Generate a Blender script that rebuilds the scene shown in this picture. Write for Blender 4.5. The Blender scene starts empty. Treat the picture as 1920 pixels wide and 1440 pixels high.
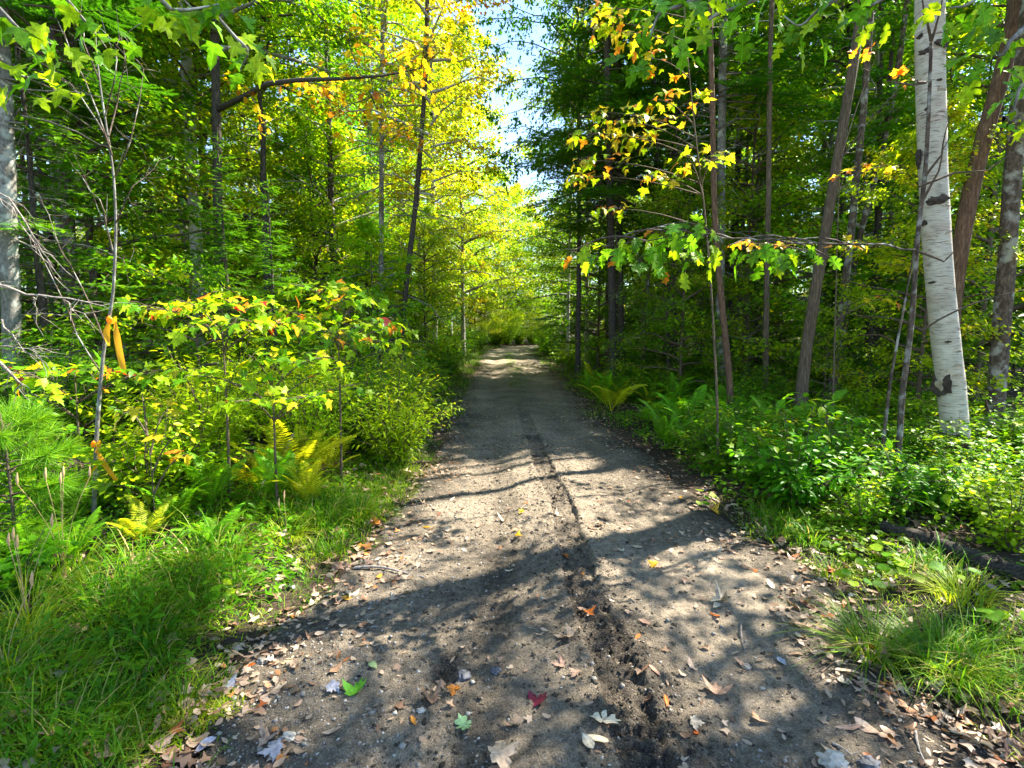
import bpy, math, random
import numpy as np
from mathutils import Matrix, Vector

SC = bpy.context.scene
COL = SC.collection
R_ = math.radians
rng = np.random.default_rng(7)
random.seed(7)

# ------------------------------------------------------------------ camera
CAM_H, PITCH, FPX = 1.5, R_(6.53), 960.0
cam_d = bpy.data.cameras.new('camera')
cam_d.sensor_width = 36.0
cam_d.lens = 36.0 * FPX / 1920.0
cam_d.clip_start = 0.05
cam_d.clip_end = 2000.0
cam = bpy.data.objects.new('camera', cam_d)
cam.location = (0, 0, CAM_H)
cam.rotation_euler = (math.pi / 2 - PITCH, 0, 0)
COL.objects.link(cam)
SC.camera = cam

# ------------------------------------------------------------------ sky, sun, exposure
SUN_AZ, SUN_EL = R_(62), R_(48)          # azimuth measured from +Y towards +X
sun_dir = Vector((math.sin(SUN_AZ) * math.cos(SUN_EL), math.cos(SUN_AZ) * math.cos(SUN_EL), math.sin(SUN_EL)))
world = bpy.data.worlds.new('World')
SC.world = world
world.use_nodes = True
wn = world.node_tree.nodes
wl = world.node_tree.links
wn.clear()
sky = wn.new('ShaderNodeTexSky')
sky.sky_type = 'NISHITA'
sky.sun_disc = False
sky.sun_elevation = SUN_EL
sky.sun_rotation = SUN_AZ
sky.air_density = 1.0
sky.dust_density = 0.0
sky.ozone_density = 2.0
bg = wn.new('ShaderNodeBackground')
bg.inputs['Strength'].default_value = 0.10
wo = wn.new('ShaderNodeOutputWorld')
wl.new(sky.outputs['Color'], bg.inputs['Color'])
wl.new(bg.outputs['Background'], wo.inputs['Surface'])
sun_l = bpy.data.lights.new('sun', 'SUN')
sun_l.energy = 5.0
sun_l.angle = R_(0.53)
sun_l.color = (1.0, 0.93, 0.80)
sun = bpy.data.objects.new('sun', sun_l)
sun.rotation_euler = sun_dir.to_track_quat('Z', 'Y').to_euler()
sun.location = (20, 10, 30)
COL.objects.link(sun)
vs = SC.view_settings
vs.view_transform = 'Standard'
vs.look = 'None'
vs.exposure = 2.38
vs.gamma = 1.0
vs.use_curve_mapping = False
cy = SC.cycles
cy.max_bounces = 7
cy.diffuse_bounces = 6
cy.glossy_bounces = 2
cy.transmission_bounces = 3
cy.transparent_max_bounces = 4
cy.caustics_reflective = False
cy.caustics_refractive = False
cy.use_denoising = True
cy.denoiser = 'OPENIMAGEDENOISE'
cy.use_adaptive_sampling = True
cy.adaptive_threshold = 0.02
cy.sample_clamp_indirect = 6.0


# ------------------------------------------------------------------ helpers
def nrm(a):
    return a / np.maximum(np.linalg.norm(a, axis=-1, keepdims=True), 1e-9)


def pix(px, py, Y):
    """point on the sight line of photograph pixel (px, py) at forward distance Y"""
    u, v = (px - 960.0) / FPX, (720.0 - py) / FPX
    c, s = math.cos(PITCH), math.sin(PITCH)
    wy, wz = c + v * s, v * c - s
    t = Y / wy
    return np.array([u * t, Y, CAM_H + wz * t])


def _hash(ix, iy, seed):
    h = (ix * 374761393 + iy * 668265263 + seed * 974634777) & 0xFFFFFFFF
    h = ((h ^ (h >> 13)) * 1274126177) & 0xFFFFFFFF
    return ((h ^ (h >> 16)) & 0xFFFF) / 65535.0


def noise2(x, y, seed=0):
    x = np.asarray(x, float); y = np.asarray(y, float)
    xi = np.floor(x).astype(np.int64); yi = np.floor(y).astype(np.int64)
    fx = x - xi; fy = y - yi
    fx = fx * fx * (3 - 2 * fx); fy = fy * fy * (3 - 2 * fy)
    a = _hash(xi, yi, seed); b = _hash(xi + 1, yi, seed)
    c = _hash(xi, yi + 1, seed); d = _hash(xi + 1, yi + 1, seed)
    return (a + (b - a) * fx + (c - a) * fy + (a - b - c + d) * fx * fy) * 2 - 1


def sstep(a, b, x):
    t = np.clip((x - a) / (b - a), 0, 1)
    return t * t * (3 - 2 * t)


class Buf:
    """collects vertices, faces and a per-vertex value v; build() links ONE mesh"""
    def __init__(self):
        self.V = []; self.F = []; self.A = []; self.n = 0

    def add(self, verts, faces, v=0.5):
        verts = np.asarray(verts, float).reshape(-1, 3)
        faces = np.asarray(faces, np.int64)
        self.V.append(verts)
        self.F.append(faces + self.n)
        v = np.asarray(v, float)
        self.A.append(np.full(len(verts), float(v)) if v.ndim == 0 else v)
        self.n += len(verts)

    def place(self, T, F, pos, d, up, scale, v=0.5):
        """copies of template (T, F): template +Y along d, +Z along up"""
        m, n = len(pos), len(T)
        if m == 0:
            return
        yy = nrm(np.asarray(d, float))
        xx = nrm(np.cross(yy, up))
        zz = np.cross(xx, yy)
        M = np.stack([xx, yy, zz], axis=2)
        sc = np.asarray(scale, float)
        if sc.ndim == 0:
            sc = np.full((m, 1, 1), float(sc))
        elif sc.ndim == 1:
            sc = sc[:, None, None]
        else:
            sc = sc[:, None, :]
        P = np.einsum('mij,mnj->mni', M, T[None] * sc) + np.asarray(pos)[:, None, :]
        FF = (F[None] + (np.arange(m) * n)[:, None, None]).reshape(-1, F.shape[1])
        v = np.asarray(v, float)
        self.add(P.reshape(-1, 3), FF, v if v.ndim == 0 else np.repeat(v, n))

    def tube(self, pts, rad, sides=6, cap=True, v=0.5, rough=0.0, seed=0, squash=None):
        pts = np.asarray(pts, float); rad = np.asarray(rad, float)
        n = len(pts)
        t = nrm(np.gradient(pts, axis=0))
        ref = np.array([1.0, 0, 0]) if abs(t[0, 0]) < 0.8 else np.array([0, 1.0, 0])
        a = nrm(np.cross(t, ref)); b = np.cross(t, a)
        ang = np.arange(sides) * 2 * math.pi / sides
        rr = rad[:, None] * np.ones((1, sides))
        if rough:
            k = np.arange(n)
            rr = rr * (1 + rough * noise2(np.cos(ang)[None] * 2.2 + seed + k[:, None] * 0.35, np.sin(ang)[None] * 2.2 + k[:, None] * 0.3, seed)
                       + 0.5 * rough * noise2(np.cos(ang)[None] * 6 + seed + k[:, None] * 0.9, np.sin(ang)[None] * 6 + k[:, None], seed + 3))
        P = pts[:, None, :] + rr[..., None] * (np.cos(ang)[None, :, None] * a[:, None, :] + np.sin(ang)[None, :, None] * b[:, None, :])
        i = np.arange(n - 1)[:, None] * sides; j = np.arange(sides)[None]; j2 = (j + 1) % sides
        F = np.stack([i + j, i + j2, i + sides + j2, i + sides + j], axis=-1).reshape(-1, 4)
        self.add(P.reshape(-1, 3), F, v)
        if cap:
            base = self.n - sides
            self.V.append(pts[-1:] + t[-1:] * rad[-1] * 0.6); self.A.append(np.array([np.mean(v)])); self.n += 1
            jj = np.arange(sides)
            self.F.append(np.stack([base + jj, base + (jj + 1) % sides, np.full(sides, self.n - 1)], axis=1))

    def mesh(self, name, mat, smooth=False):
        me = bpy.data.meshes.new(name)
        if self.n:
            V = np.concatenate(self.V)
            me.vertices.add(len(V)); me.vertices.foreach_set('co', V.astype(np.float32).ravel())
            loops = np.concatenate([f.ravel() for f in self.F]).astype(np.int32)
            tot = np.concatenate([np.full(len(f), f.shape[1], np.int32) for f in self.F])
            st = np.concatenate([[0], np.cumsum(tot)[:-1]]).astype(np.int32)
            me.loops.add(len(loops)); me.loops.foreach_set('vertex_index', loops)
            me.polygons.add(len(tot)); me.polygons.foreach_set('loop_start', st)
            at = me.attributes.new('v', 'FLOAT', 'POINT')
            at.data.foreach_set('value', np.concatenate(self.A).astype(np.float32))
            if smooth:
                me.polygons.foreach_set('use_smooth', np.ones(len(tot), bool))
            me.update(calc_edges=True)
        if mat is not None:
            me.materials.append(mat)
        return me

    def build(self, name, mat, parent=None, smooth=False, kind=None):
        o = link(name, self.mesh(name, mat, smooth), parent)
        if kind:
            o['kind'] = kind
        return o


def link(name, data, parent=None, mw=None):
    o = bpy.data.objects.new(name, data)
    COL.objects.link(o)
    if parent is not None:
        o.parent = parent
    if mw is not None:
        o.matrix_local = mw
    return o


def tag(o, label, cat, group=None, kind=None):
    o['label'] = label; o['category'] = cat
    if group: o['group'] = group
    if kind: o['kind'] = kind
    return o


def thing(name, label, cat, loc=(0, 0, 0), rz=0.0, s=1.0, group=None):
    o = link(name, None)
    o.empty_display_size = 0.1
    o.location = loc; o.rotation_euler = (0, 0, rz)
    o.scale = (s, s, s) if np.ndim(s) == 0 else s
    return tag(o, label, cat, group)


def local(root, p):
    return np.asarray(p, float) - np.array(root.location)


# ------------------------------------------------------------------ materials
MATS = {}


def new_mat(name):
    m = bpy.data.materials.new(name); m.use_nodes = True
    nt = m.node_tree; nt.nodes.clear()
    out = nt.nodes.new('ShaderNodeOutputMaterial')
    MATS[name] = m
    return m, nt.nodes, nt.links, out


def ramp(nodes, stops, interp='LINEAR'):
    r = nodes.new('ShaderNodeValToRGB')
    el = r.color_ramp.elements
    r.color_ramp.interpolation = interp
    while len(el) > len(stops): el.remove(el[-1])
    while len(el) < len(stops): el.new(1.0)
    for e, (p, c) in zip(el, stops):
        e.position = p; e.color = (*c, 1)
    return r


def leaf_mat(name, stops, trans=0.5, by_object=False, rough=0.42, tgain=(1.9, 1.7, 0.9), jitter=0.35, spec=0.18):
    """leaf: coloured by the per-leaf value (or per object), lets light through"""
    m, N, L, out = new_mat(name)
    oi = N.new('ShaderNodeObjectInfo')
    if by_object:
        src = oi.outputs['Random']
    else:
        at = N.new('ShaderNodeAttribute'); at.attribute_name = 'v'
        src = at.outputs['Fac']
    rp = ramp(N, stops)
    L.new(src, rp.inputs['Fac'])
    hs = N.new('ShaderNodeHueSaturation')
    if by_object:
        tc = N.new('ShaderNodeTexCoord')
        nz = N.new('ShaderNodeTexNoise'); nz.inputs['Scale'].default_value = 5.0; nz.inputs['Detail'].default_value = 3.0
        L.new(tc.outputs['Object'], nz.inputs['Vector'])
        mr = N.new('ShaderNodeMapRange')
        mr.inputs['From Min'].default_value = 0.3; mr.inputs['From Max'].default_value = 0.7
        mr.inputs['To Min'].default_value = 1 - jitter; mr.inputs['To Max'].default_value = 1 + jitter
        L.new(nz.outputs['Fac'], mr.inputs['Value'])
        sx = N.new('ShaderNodeSeparateXYZ'); L.new(tc.outputs['Object'], sx.inputs['Vector'])

        def mth(op, a, b_=None, c_=None):
            q = N.new('ShaderNodeMath'); q.operation = op
            for k_, z_ in enumerate((a, b_, c_)):
                if z_ is None: continue
                if isinstance(z_, (int, float)): q.inputs[k_].default_value = z_
                else: L.new(z_, q.inputs[k_])
            return q.outputs[0]
        ax_ = mth('ABSOLUTE', sx.outputs['X'])
        wv = mth('PINGPONG', mth('MULTIPLY', mth('MULTIPLY_ADD', ax_, -0.9, sx.outputs['Y']), 6.5), 0.5)
        side_v = mth('MULTIPLY', mth('LESS_THAN', wv, 0.06), 0.22)
        mid_v = mth('MULTIPLY', mth('LESS_THAN', ax_, 0.014), 0.45)
        vein = mth('ADD', mth('MAXIMUM', side_v, mid_v), mr.outputs['Result'])
        L.new(vein, hs.inputs['Value'])
        sp = N.new('ShaderNodeTexNoise'); sp.inputs['Scale'].default_value = 9.0; sp.inputs['Detail'].default_value = 2.0
        va = N.new('ShaderNodeVectorMath'); va.operation = 'ADD'
        cmb = N.new('ShaderNodeCombineXYZ'); L.new(mth('MULTIPLY', oi.outputs['Random'], 37.0), cmb.inputs['Z'])
        L.new(tc.outputs['Object'], va.inputs[0]); L.new(cmb.outputs['Vector'], va.inputs[1])
        L.new(va.outputs['Vector'], sp.inputs['Vector']); L.new(va.outputs['Vector'], nz.inputs['Vector'])
        spot = ramp(N, [(0.63, (0, 0, 0)), (0.70, (1, 1, 1))]); L.new(sp.outputs['Fac'], spot.inputs['Fac'])
    mh = N.new('ShaderNodeMapRange')
    mh.inputs['To Min'].default_value = 0.482; mh.inputs['To Max'].default_value = 0.518
    L.new(oi.outputs['Random'], mh.inputs['Value'])
    L.new(mh.outputs['Result'], hs.inputs['Hue'])
    if by_object:
        mxs = N.new('ShaderNodeMixRGB'); mxs.inputs['Color2'].default_value = (0.16, 0.08, 0.035, 1)
        L.new(mth('MULTIPLY', spot.outputs['Color'], 0.55), mxs.inputs['Fac'])
        L.new(rp.outputs['Color'], mxs.inputs['Color1']); L.new(mxs.outputs['Color'], hs.inputs['Color'])
    else:
        L.new(rp.outputs['Color'], hs.inputs['Color'])
    pb = N.new('ShaderNodeBsdfPrincipled')
    pb.inputs['Roughness'].default_value = rough
    pb.inputs['Specular IOR Level'].default_value = spec
    L.new(hs.outputs['Color'], pb.inputs['Base Color'])
    tm = N.new('ShaderNodeMixRGB'); tm.blend_type = 'MULTIPLY'; tm.inputs['Fac'].default_value = 1.0
    tm.inputs['Color2'].default_value = (*tgain, 1)
    L.new(hs.outputs['Color'], tm.inputs['Color1'])
    tb = N.new('ShaderNodeBsdfTranslucent')
    L.new(tm.outputs['Color'], tb.inputs['Color'])
    mx = N.new('ShaderNodeMixShader'); mx.inputs['Fac'].default_value = trans
    L.new(pb.outputs['BSDF'], mx.inputs[1]); L.new(tb.outputs['BSDF'], mx.inputs[2])
    L.new(mx.outputs['Shader'], out.inputs['Surface'])
    return m


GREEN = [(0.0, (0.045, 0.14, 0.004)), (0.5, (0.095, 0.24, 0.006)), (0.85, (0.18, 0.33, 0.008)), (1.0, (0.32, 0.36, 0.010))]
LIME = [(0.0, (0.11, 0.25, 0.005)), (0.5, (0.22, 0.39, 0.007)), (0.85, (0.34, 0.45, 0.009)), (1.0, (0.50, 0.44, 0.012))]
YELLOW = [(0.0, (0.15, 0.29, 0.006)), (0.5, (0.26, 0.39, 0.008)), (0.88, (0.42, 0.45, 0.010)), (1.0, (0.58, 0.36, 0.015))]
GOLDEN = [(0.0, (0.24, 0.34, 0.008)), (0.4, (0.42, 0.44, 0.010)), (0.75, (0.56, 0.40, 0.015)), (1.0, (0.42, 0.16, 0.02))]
ORANGE = [(0.0, (0.24, 0.26, 0.010)), (0.4, (0.48, 0.34, 0.015)), (0.75, (0.46, 0.20, 0.02)), (1.0, (0.32, 0.10, 0.02))]
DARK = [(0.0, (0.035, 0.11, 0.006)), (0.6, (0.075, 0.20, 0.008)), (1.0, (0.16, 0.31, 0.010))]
leaf_mat('leaf_golden', GOLDEN)
leaf_mat('leaf_green', GREEN)
leaf_mat('leaf_lime', LIME)
leaf_mat('leaf_yellow', YELLOW)
leaf_mat('leaf_orange', ORANGE)
leaf_mat('needle_dark', DARK, trans=0.3, rough=0.5)
leaf_mat('needle_green', [(0, (0.045, 0.15, 0.006)), (0.6, (0.09, 0.25, 0.008)), (1, (0.18, 0.35, 0.010))], trans=0.35, rough=0.5)
leaf_mat('fern_green', [(0, (0.07, 0.21, 0.006)), (1, (0.15, 0.34, 0.009))], trans=0.45, by_object=True)
leaf_mat('fern_yellow', [(0, (0.24, 0.34, 0.010)), (1, (0.46, 0.44, 0.012))], trans=0.45, by_object=True)
leaf_mat('grass_green', [(0, (0.035, 0.12, 0.005)), (0.45, (0.095, 0.24, 0.008)), (0.70, (0.21, 0.33, 0.014)), (0.80, (0.38, 0.31, 0.11)), (1, (0.48, 0.34, 0.17))], trans=0.4, jitter=0.2)
leaf_mat('grass_yellow', [(0, (0.14, 0.28, 0.008)), (0.6, (0.30, 0.40, 0.012)), (1, (0.50, 0.40, 0.15))], trans=0.4, jitter=0.2)
# single leaves that are objects of their own
leaf_mat('single_green', [(0, (0.05, 0.17, 0.006)), (0.6, (0.10, 0.27, 0.008)), (1, (0.18, 0.35, 0.010))], by_object=True, jitter=0.3)
leaf_mat('single_lime', [(0, (0.17, 0.35, 0.008)), (1, (0.34, 0.44, 0.010))], by_object=True, jitter=0.3)
leaf_mat('single_yellow', [(0, (0.34, 0.36, 0.02)), (1, (0.62, 0.42, 0.02))], by_object=True, jitter=0.35)
leaf_mat('single_orange', [(0, (0.58, 0.30, 0.02)), (1, (0.55, 0.13, 0.02))], by_object=True, jitter=0.45)
leaf_mat('single_red', [(0, (0.38, 0.06, 0.02)), (1, (0.22, 0.025, 0.015))], by_object=True, jitter=0.4)
# fallen leaves
DRY = [(0, (0.10, 0.055, 0.03)), (0.25, (0.20, 0.12, 0.075)), (0.55, (0.36, 0.25, 0.165)), (0.85, (0.50, 0.38, 0.27)), (0.93, (0.42, 0.18, 0.05)), (1, (0.35, 0.10, 0.03))]
leaf_mat('litter_dry', DRY, trans=0.18, jitter=0.35, tgain=(1.1, 1, 0.8))
leaf_mat('fallen_tan', [(0, (0.30, 0.20, 0.13)), (0.6, (0.44, 0.32, 0.22)), (1, (0.55, 0.45, 0.34))], trans=0.15, by_object=True, tgain=(1.1, 1, 0.8))
leaf_mat('fallen_brown', [(0, (0.13, 0.07, 0.04)), (1, (0.26, 0.15, 0.10))], trans=0.12, by_object=True, tgain=(1.1, 1, 0.8))
leaf_mat('fallen_orange', [(0, (0.42, 0.13, 0.02)), (1, (0.55, 0.26, 0.03))], trans=0.2, by_object=True)
leaf_mat('fallen_yellow', [(0, (0.60, 0.36, 0.02)), (1, (0.65, 0.45, 0.04))], trans=0.2, by_object=True)
leaf_mat('fallen_grey', [(0, (0.26, 0.25, 0.27)), (1, (0.36, 0.36, 0.42))], trans=0.1, by_object=True, tgain=(1, 1, 1))
leaf_mat('fallen_dark_red', [(0, (0.13, 0.015, 0.025)), (1, (0.15, 0.02, 0.03))], trans=0.12, by_object=True)
leaf_mat('fallen_green', [(0, (0.10, 0.30, 0.02)), (1, (0.16, 0.36, 0.03))], trans=0.2, by_object=True)
leaf_mat('fallen_pale_green', [(0, (0.25, 0.36, 0.16)), (1, (0.28, 0.40, 0.18))], trans=0.2, by_object=True)


def bark_mat(name, cols, sc=(9, 9, 2.2), bump=0.6, lichen=None, moss=0.0, detail=6):
    m, N, L, out = new_mat(name)
    tc = N.new('ShaderNodeTexCoord')
    mp = N.new('ShaderNodeMapping'); mp.inputs['Scale'].default_value = sc
    L.new(tc.outputs['Object'], mp.inputs['Vector'])
    nz = N.new('ShaderNodeTexNoise'); nz.inputs['Scale'].default_value = 3.0; nz.inputs['Detail'].default_value = detail; nz.inputs['Roughness'].default_value = 0.7
    L.new(mp.outputs['Vector'], nz.inputs['Vector'])
    rp = ramp(N, [(0.30, cols[0]), (0.50, cols[1]), (0.72, cols[2])])
    L.new(nz.outputs['Fac'], rp.inputs['Fac'])
    col = rp.outputs['Color']
    if lichen is not None:
        n2 = N.new('ShaderNodeTexNoise'); n2.inputs['Scale'].default_value = 7.0; n2.inputs['Detail'].default_value = 5.0
        L.new(tc.outputs['Object'], n2.inputs['Vector'])
        r2 = ramp(N, [(0.52, (0, 0, 0)), (0.62, (1, 1, 1))])
        L.new(n2.outputs['Fac'], r2.inputs['Fac'])
        mx = N.new('ShaderNodeMixRGB'); mx.inputs['Color2'].default_value = (*lichen, 1)
        L.new(r2.outputs['Color'], mx.inputs['Fac']); L.new(col, mx.inputs['Color1'])
        col = mx.outputs['Color']
    pb = N.new('ShaderNodeBsdfPrincipled'); pb.inputs['Roughness'].default_value = 0.9
    pb.inputs['Specular IOR Level'].default_value = 0.2
    L.new(col, pb.inputs['Base Color'])
    bp = N.new('ShaderNodeBump'); bp.inputs['Strength'].default_value = bump; bp.inputs['Distance'].default_value = 0.02
    L.new(nz.outputs['Fac'], bp.inputs['Height']); L.new(bp.outputs['Normal'], pb.inputs['Normal'])
    L.new(pb.outputs['BSDF'], out.inputs['Surface'])
    return m


bark_mat('bark_grey', [(0.07, 0.065, 0.055), (0.16, 0.15, 0.13), (0.30, 0.29, 0.26)], (14, 14, 6), 0.5, lichen=(0.34, 0.35, 0.31))
bark_mat('bark_dark', [(0.025, 0.02, 0.016), (0.06, 0.05, 0.04), (0.13, 0.11, 0.09)], (14, 14, 5), 0.8)
bark_mat('bark_furrowed', [(0.04, 0.03, 0.022), (0.12, 0.088, 0.06), (0.24, 0.18, 0.125)], (22, 22, 2.6), 1.0)
bark_mat('bark_mottled', [(0.03, 0.022, 0.017), (0.09, 0.065, 0.047), (0.20, 0.155, 0.115)], (12, 12, 5), 0.9, lichen=(0.30, 0.29, 0.25))
bark_mat('bark_red_brown', [(0.05, 0.028, 0.018), (0.14, 0.08, 0.05), (0.28, 0.18, 0.11)], (20, 20, 3), 1.0)
bark_mat('bark_pale', [(0.22, 0.21, 0.18), (0.38, 0.36, 0.32), (0.55, 0.53, 0.48)], (8, 8, 14), 0.3)
bark_mat('twig_brown', [(0.05, 0.035, 0.025), (0.10, 0.075, 0.05), (0.17, 0.13, 0.09)], (14, 14, 14), 0.2)
bark_mat('twig_pale', [(0.16, 0.13, 0.10), (0.26, 0.22, 0.16), (0.38, 0.33, 0.26)], (20, 20, 10), 0.2)
bark_mat('dead_wood', [(0.10, 0.085, 0.07), (0.22, 0.19, 0.165), (0.40, 0.37, 0.33)], (16, 16, 5), 0.4)
bark_mat('log_wood', [(0.015, 0.012, 0.010), (0.045, 0.037, 0.03), (0.12, 0.10, 0.08)], (5, 26, 26), 0.9)
bark_mat('green_stem', [(0.06, 0.09, 0.02), (0.10, 0.14, 0.03), (0.16, 0.16, 0.06)], (20, 20, 10), 0.1)


def birch_mat():
    m, N, L, out = new_mat('bark_birch')
    tc = N.new('ShaderNodeTexCoord')

    def nz(sc, scale, det, lo, hi, rough=0.6):
        mp = N.new('ShaderNodeMapping'); mp.inputs['Scale'].default_value = sc
        L.new(tc.outputs['Object'], mp.inputs['Vector'])
        n = N.new('ShaderNodeTexNoise'); n.inputs['Scale'].default_value = scale; n.inputs['Detail'].default_value = det
        n.inputs['Roughness'].default_value = rough
        L.new(mp.outputs['Vector'], n.inputs['Vector'])
        r = ramp(N, [(lo, (0, 0, 0)), (hi, (1, 1, 1))]); L.new(n.outputs['Fac'], r.inputs['Fac'])
        return r.outputs['Color'], n.outputs['Fac']
    base, bfac = nz((3, 3, 5), 2.0, 5, 0.3, 0.7)
    lent, lfac = nz((7, 7, 80), 1.5, 4, 0.53, 0.66)
    peel, pfac = nz((5, 5, 40), 1.3, 5, 0.60, 0.66)
    pink, _ = nz((2, 2, 2.5), 2.6, 4, 0.50, 0.72)
    c0 = N.new('ShaderNodeMixRGB'); c0.inputs['Color1'].default_value = (0.36, 0.32, 0.25, 1); c0.inputs['Color2'].default_value = (0.58, 0.535, 0.44, 1)
    L.new(base, c0.inputs['Fac'])
    c1 = N.new('ShaderNodeMixRGB'); c1.inputs['Color2'].default_value = (0.50, 0.36, 0.26, 1)
    sc1 = N.new('ShaderNodeMath'); sc1.operation = 'MULTIPLY'; sc1.inputs[1].default_value = 0.6
    L.new(pink, sc1.inputs[0]); L.new(sc1.outputs[0], c1.inputs['Fac']); L.new(c0.outputs['Color'], c1.inputs['Color1'])
    c2 = N.new('ShaderNodeMixRGB'); c2.inputs['Color2'].default_value = (0.10, 0.08, 0.065, 1)
    s2 = N.new('ShaderNodeMath'); s2.operation = 'MULTIPLY'; s2.inputs[1].default_value = 0.75
    L.new(lent, s2.inputs[0]); L.new(s2.outputs[0], c2.inputs['Fac']); L.new(c1.outputs['Color'], c2.inputs['Color1'])
    c3 = N.new('ShaderNodeMixRGB'); c3.inputs['Color2'].default_value = (0.16, 0.11, 0.08, 1)
    L.new(peel, c3.inputs['Fac']); L.new(c2.outputs['Color'], c3.inputs['Color1'])
    pb = N.new('ShaderNodeBsdfPrincipled'); pb.inputs['Roughness'].default_value = 0.7; pb.inputs['Specular IOR Level'].default_value = 0.25
    L.new(c3.outputs['Color'], pb.inputs['Base Color'])
    bp = N.new('ShaderNodeBump'); bp.inputs['Strength'].default_value = 0.35; bp.inputs['Distance'].default_value = 0.01; bp.invert = True
    L.new(lfac, bp.inputs['Height']); L.new(bp.outputs['Normal'], pb.inputs['Normal'])
    L.new(pb.outputs['BSDF'], out.inputs['Surface'])


birch_mat()


def soil_mat(name, dark, mid, light, grit=1.0):
    """earth: colour by mixed noises and by how wet the mesh says it is (v: 0 wet, 1 dry)"""
    m, N, L, out = new_mat(name)
    tc = N.new('ShaderNodeTexCoord')

    def nz(scale, det, rough=0.65):
        n = N.new('ShaderNodeTexNoise'); n.inputs['Scale'].default_value = scale; n.inputs['Detail'].default_value = det
        n.inputs['Roughness'].default_value = rough
        L.new(tc.outputs['Object'], n.inputs['Vector'])
        return n.outputs['Fac']
    a, b, c = nz(1.7, 6), nz(26, 6, 0.75), nz(140, 4, 0.7)
    at = N.new('ShaderNodeAttribute'); at.attribute_name = 'v'

    def madd(x, k, y):
        q = N.new('ShaderNodeMath'); q.operation = 'MULTIPLY_ADD'; q.inputs[1].default_value = k
        L.new(x, q.inputs[0])
        if isinstance(y, float): q.inputs[2].default_value = y
        else: L.new(y, q.inputs[2])
        return q.outputs[0]
    s = madd(a, 0.45, madd(b, 0.95, madd(c, 0.95, madd(at.outputs['Fac'], 0.5, -0.93))))
    rp = ramp(N, [(0.18, dark), (0.50, mid), (0.86, light)])
    L.new(s, rp.inputs['Fac'])
    vo = N.new('ShaderNodeTexVoronoi'); vo.inputs['Scale'].default_value = 90
    L.new(tc.outputs['Object'], vo.inputs['Vector'])
    r2 = ramp(N, [(0.10, (1, 1, 1)), (0.17, (0, 0, 0))]); L.new(vo.outputs['Distance'], r2.inputs['Fac'])
    mx = N.new('ShaderNodeMixRGB'); mx.inputs['Color2'].default_value = (0.33, 0.30, 0.26, 1)
    g = N.new('ShaderNodeMath'); g.operation = 'MULTIPLY'; g.inputs[1].default_value = 0.45 * grit
    L.new(r2.outputs['Color'], g.inputs[0]); L.new(g.outputs[0], mx.inputs['Fac']); L.new(rp.outputs['Color'], mx.inputs['Color1'])
    pb = N.new('ShaderNodeBsdfPrincipled')
    pb.inputs['Roughness'].default_value = 0.88; pb.inputs['Specular IOR Level'].default_value = 0.2
    L.new(mx.outputs['Color'], pb.inputs['Base Color'])
    h = madd(b, 0.8, madd(c, 0.7, madd(r2.outputs['Color'], 0.2, 0.0)))
    bp = N.new('ShaderNodeBump'); bp.inputs['Strength'].default_value = 1.0; bp.inputs['Distance'].default_value = 0.03
    L.new(h, bp.inputs['Height']); L.new(bp.outputs['Normal'], pb.inputs['Normal'])
    L.new(pb.outputs['BSDF'], out.inputs['Surface'])
    return m


soil_mat('track_soil', (0.038, 0.030, 0.022), (0.190, 0.153, 0.110), (0.47, 0.38, 0.27))
soil_mat('forest_soil', (0.018, 0.013, 0.009), (0.055, 0.038, 0.025), (0.14, 0.095, 0.06), 0.4)


def plain_mat(name, col, rough=0.6, vary=0.3, scale=8.0, bump=0.2, trans=0.0):
    m, N, L, out = new_mat(name)
    tc = N.new('ShaderNodeTexCoord')
    nz = N.new('ShaderNodeTexNoise'); nz.inputs['Scale'].default_value = scale; nz.inputs['Detail'].default_value = 5
    L.new(tc.outputs['Object'], nz.inputs['Vector'])
    oi = N.new('ShaderNodeObjectInfo')
    rp = ramp(N, [(0.3, tuple(c * (1 - vary) for c in col)), (0.7, tuple(min(1, c * (1 + vary)) for c in col))])
    L.new(nz.outputs['Fac'], rp.inputs['Fac'])
    pb = N.new('ShaderNodeBsdfPrincipled'); pb.inputs['Roughness'].default_value = rough
    L.new(rp.outputs['Color'], pb.inputs['Base Color'])
    bp = N.new('ShaderNodeBump'); bp.inputs['Strength'].default_value = bump; bp.inputs['Distance'].default_value = 0.01
    L.new(nz.outputs['Fac'], bp.inputs['Height']); L.new(bp.outputs['Normal'], pb.inputs['Normal'])
    if trans:
        tb = N.new('ShaderNodeBsdfTranslucent'); L.new(rp.outputs['Color'], tb.inputs['Color'])
        mx = N.new('ShaderNodeMixShader'); mx.inputs['Fac'].default_value = trans
        L.new(pb.outputs['BSDF'], mx.inputs[1]); L.new(tb.outputs['BSDF'], mx.inputs[2])
        L.new(mx.outputs['Shader'], out.inputs['Surface'])
    else:
        L.new(pb.outputs['BSDF'], out.inputs['Surface'])
    return m


plain_mat('ribbon_orange', (0.98, 0.46, 0.004), 0.45, 0.02, 20, 0.1, 0.6)
plain_mat('seed_tan', (0.46, 0.30, 0.14), 0.8, 0.2, 30, 0.2)
plain_mat('stone_grey', (0.20, 0.18, 0.155), 0.8, 0.35, 30, 0.4)
plain_mat('stone_pale', (0.36, 0.33, 0.28), 0.8, 0.25, 30, 0.4)
plain_mat('stone_dark', (0.08, 0.08, 0.09), 0.7, 0.5, 40, 0.4)
plain_mat('burl_dark', (0.05, 0.035, 0.025), 0.9, 0.6, 25, 0.8)
plain_mat('wound_wood', (0.32, 0.26, 0.17), 0.9, 0.35, 14, 0.5)
plain_mat('cone_brown', (0.13, 0.07, 0.04), 0.8, 0.4, 40, 0.4)


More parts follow.
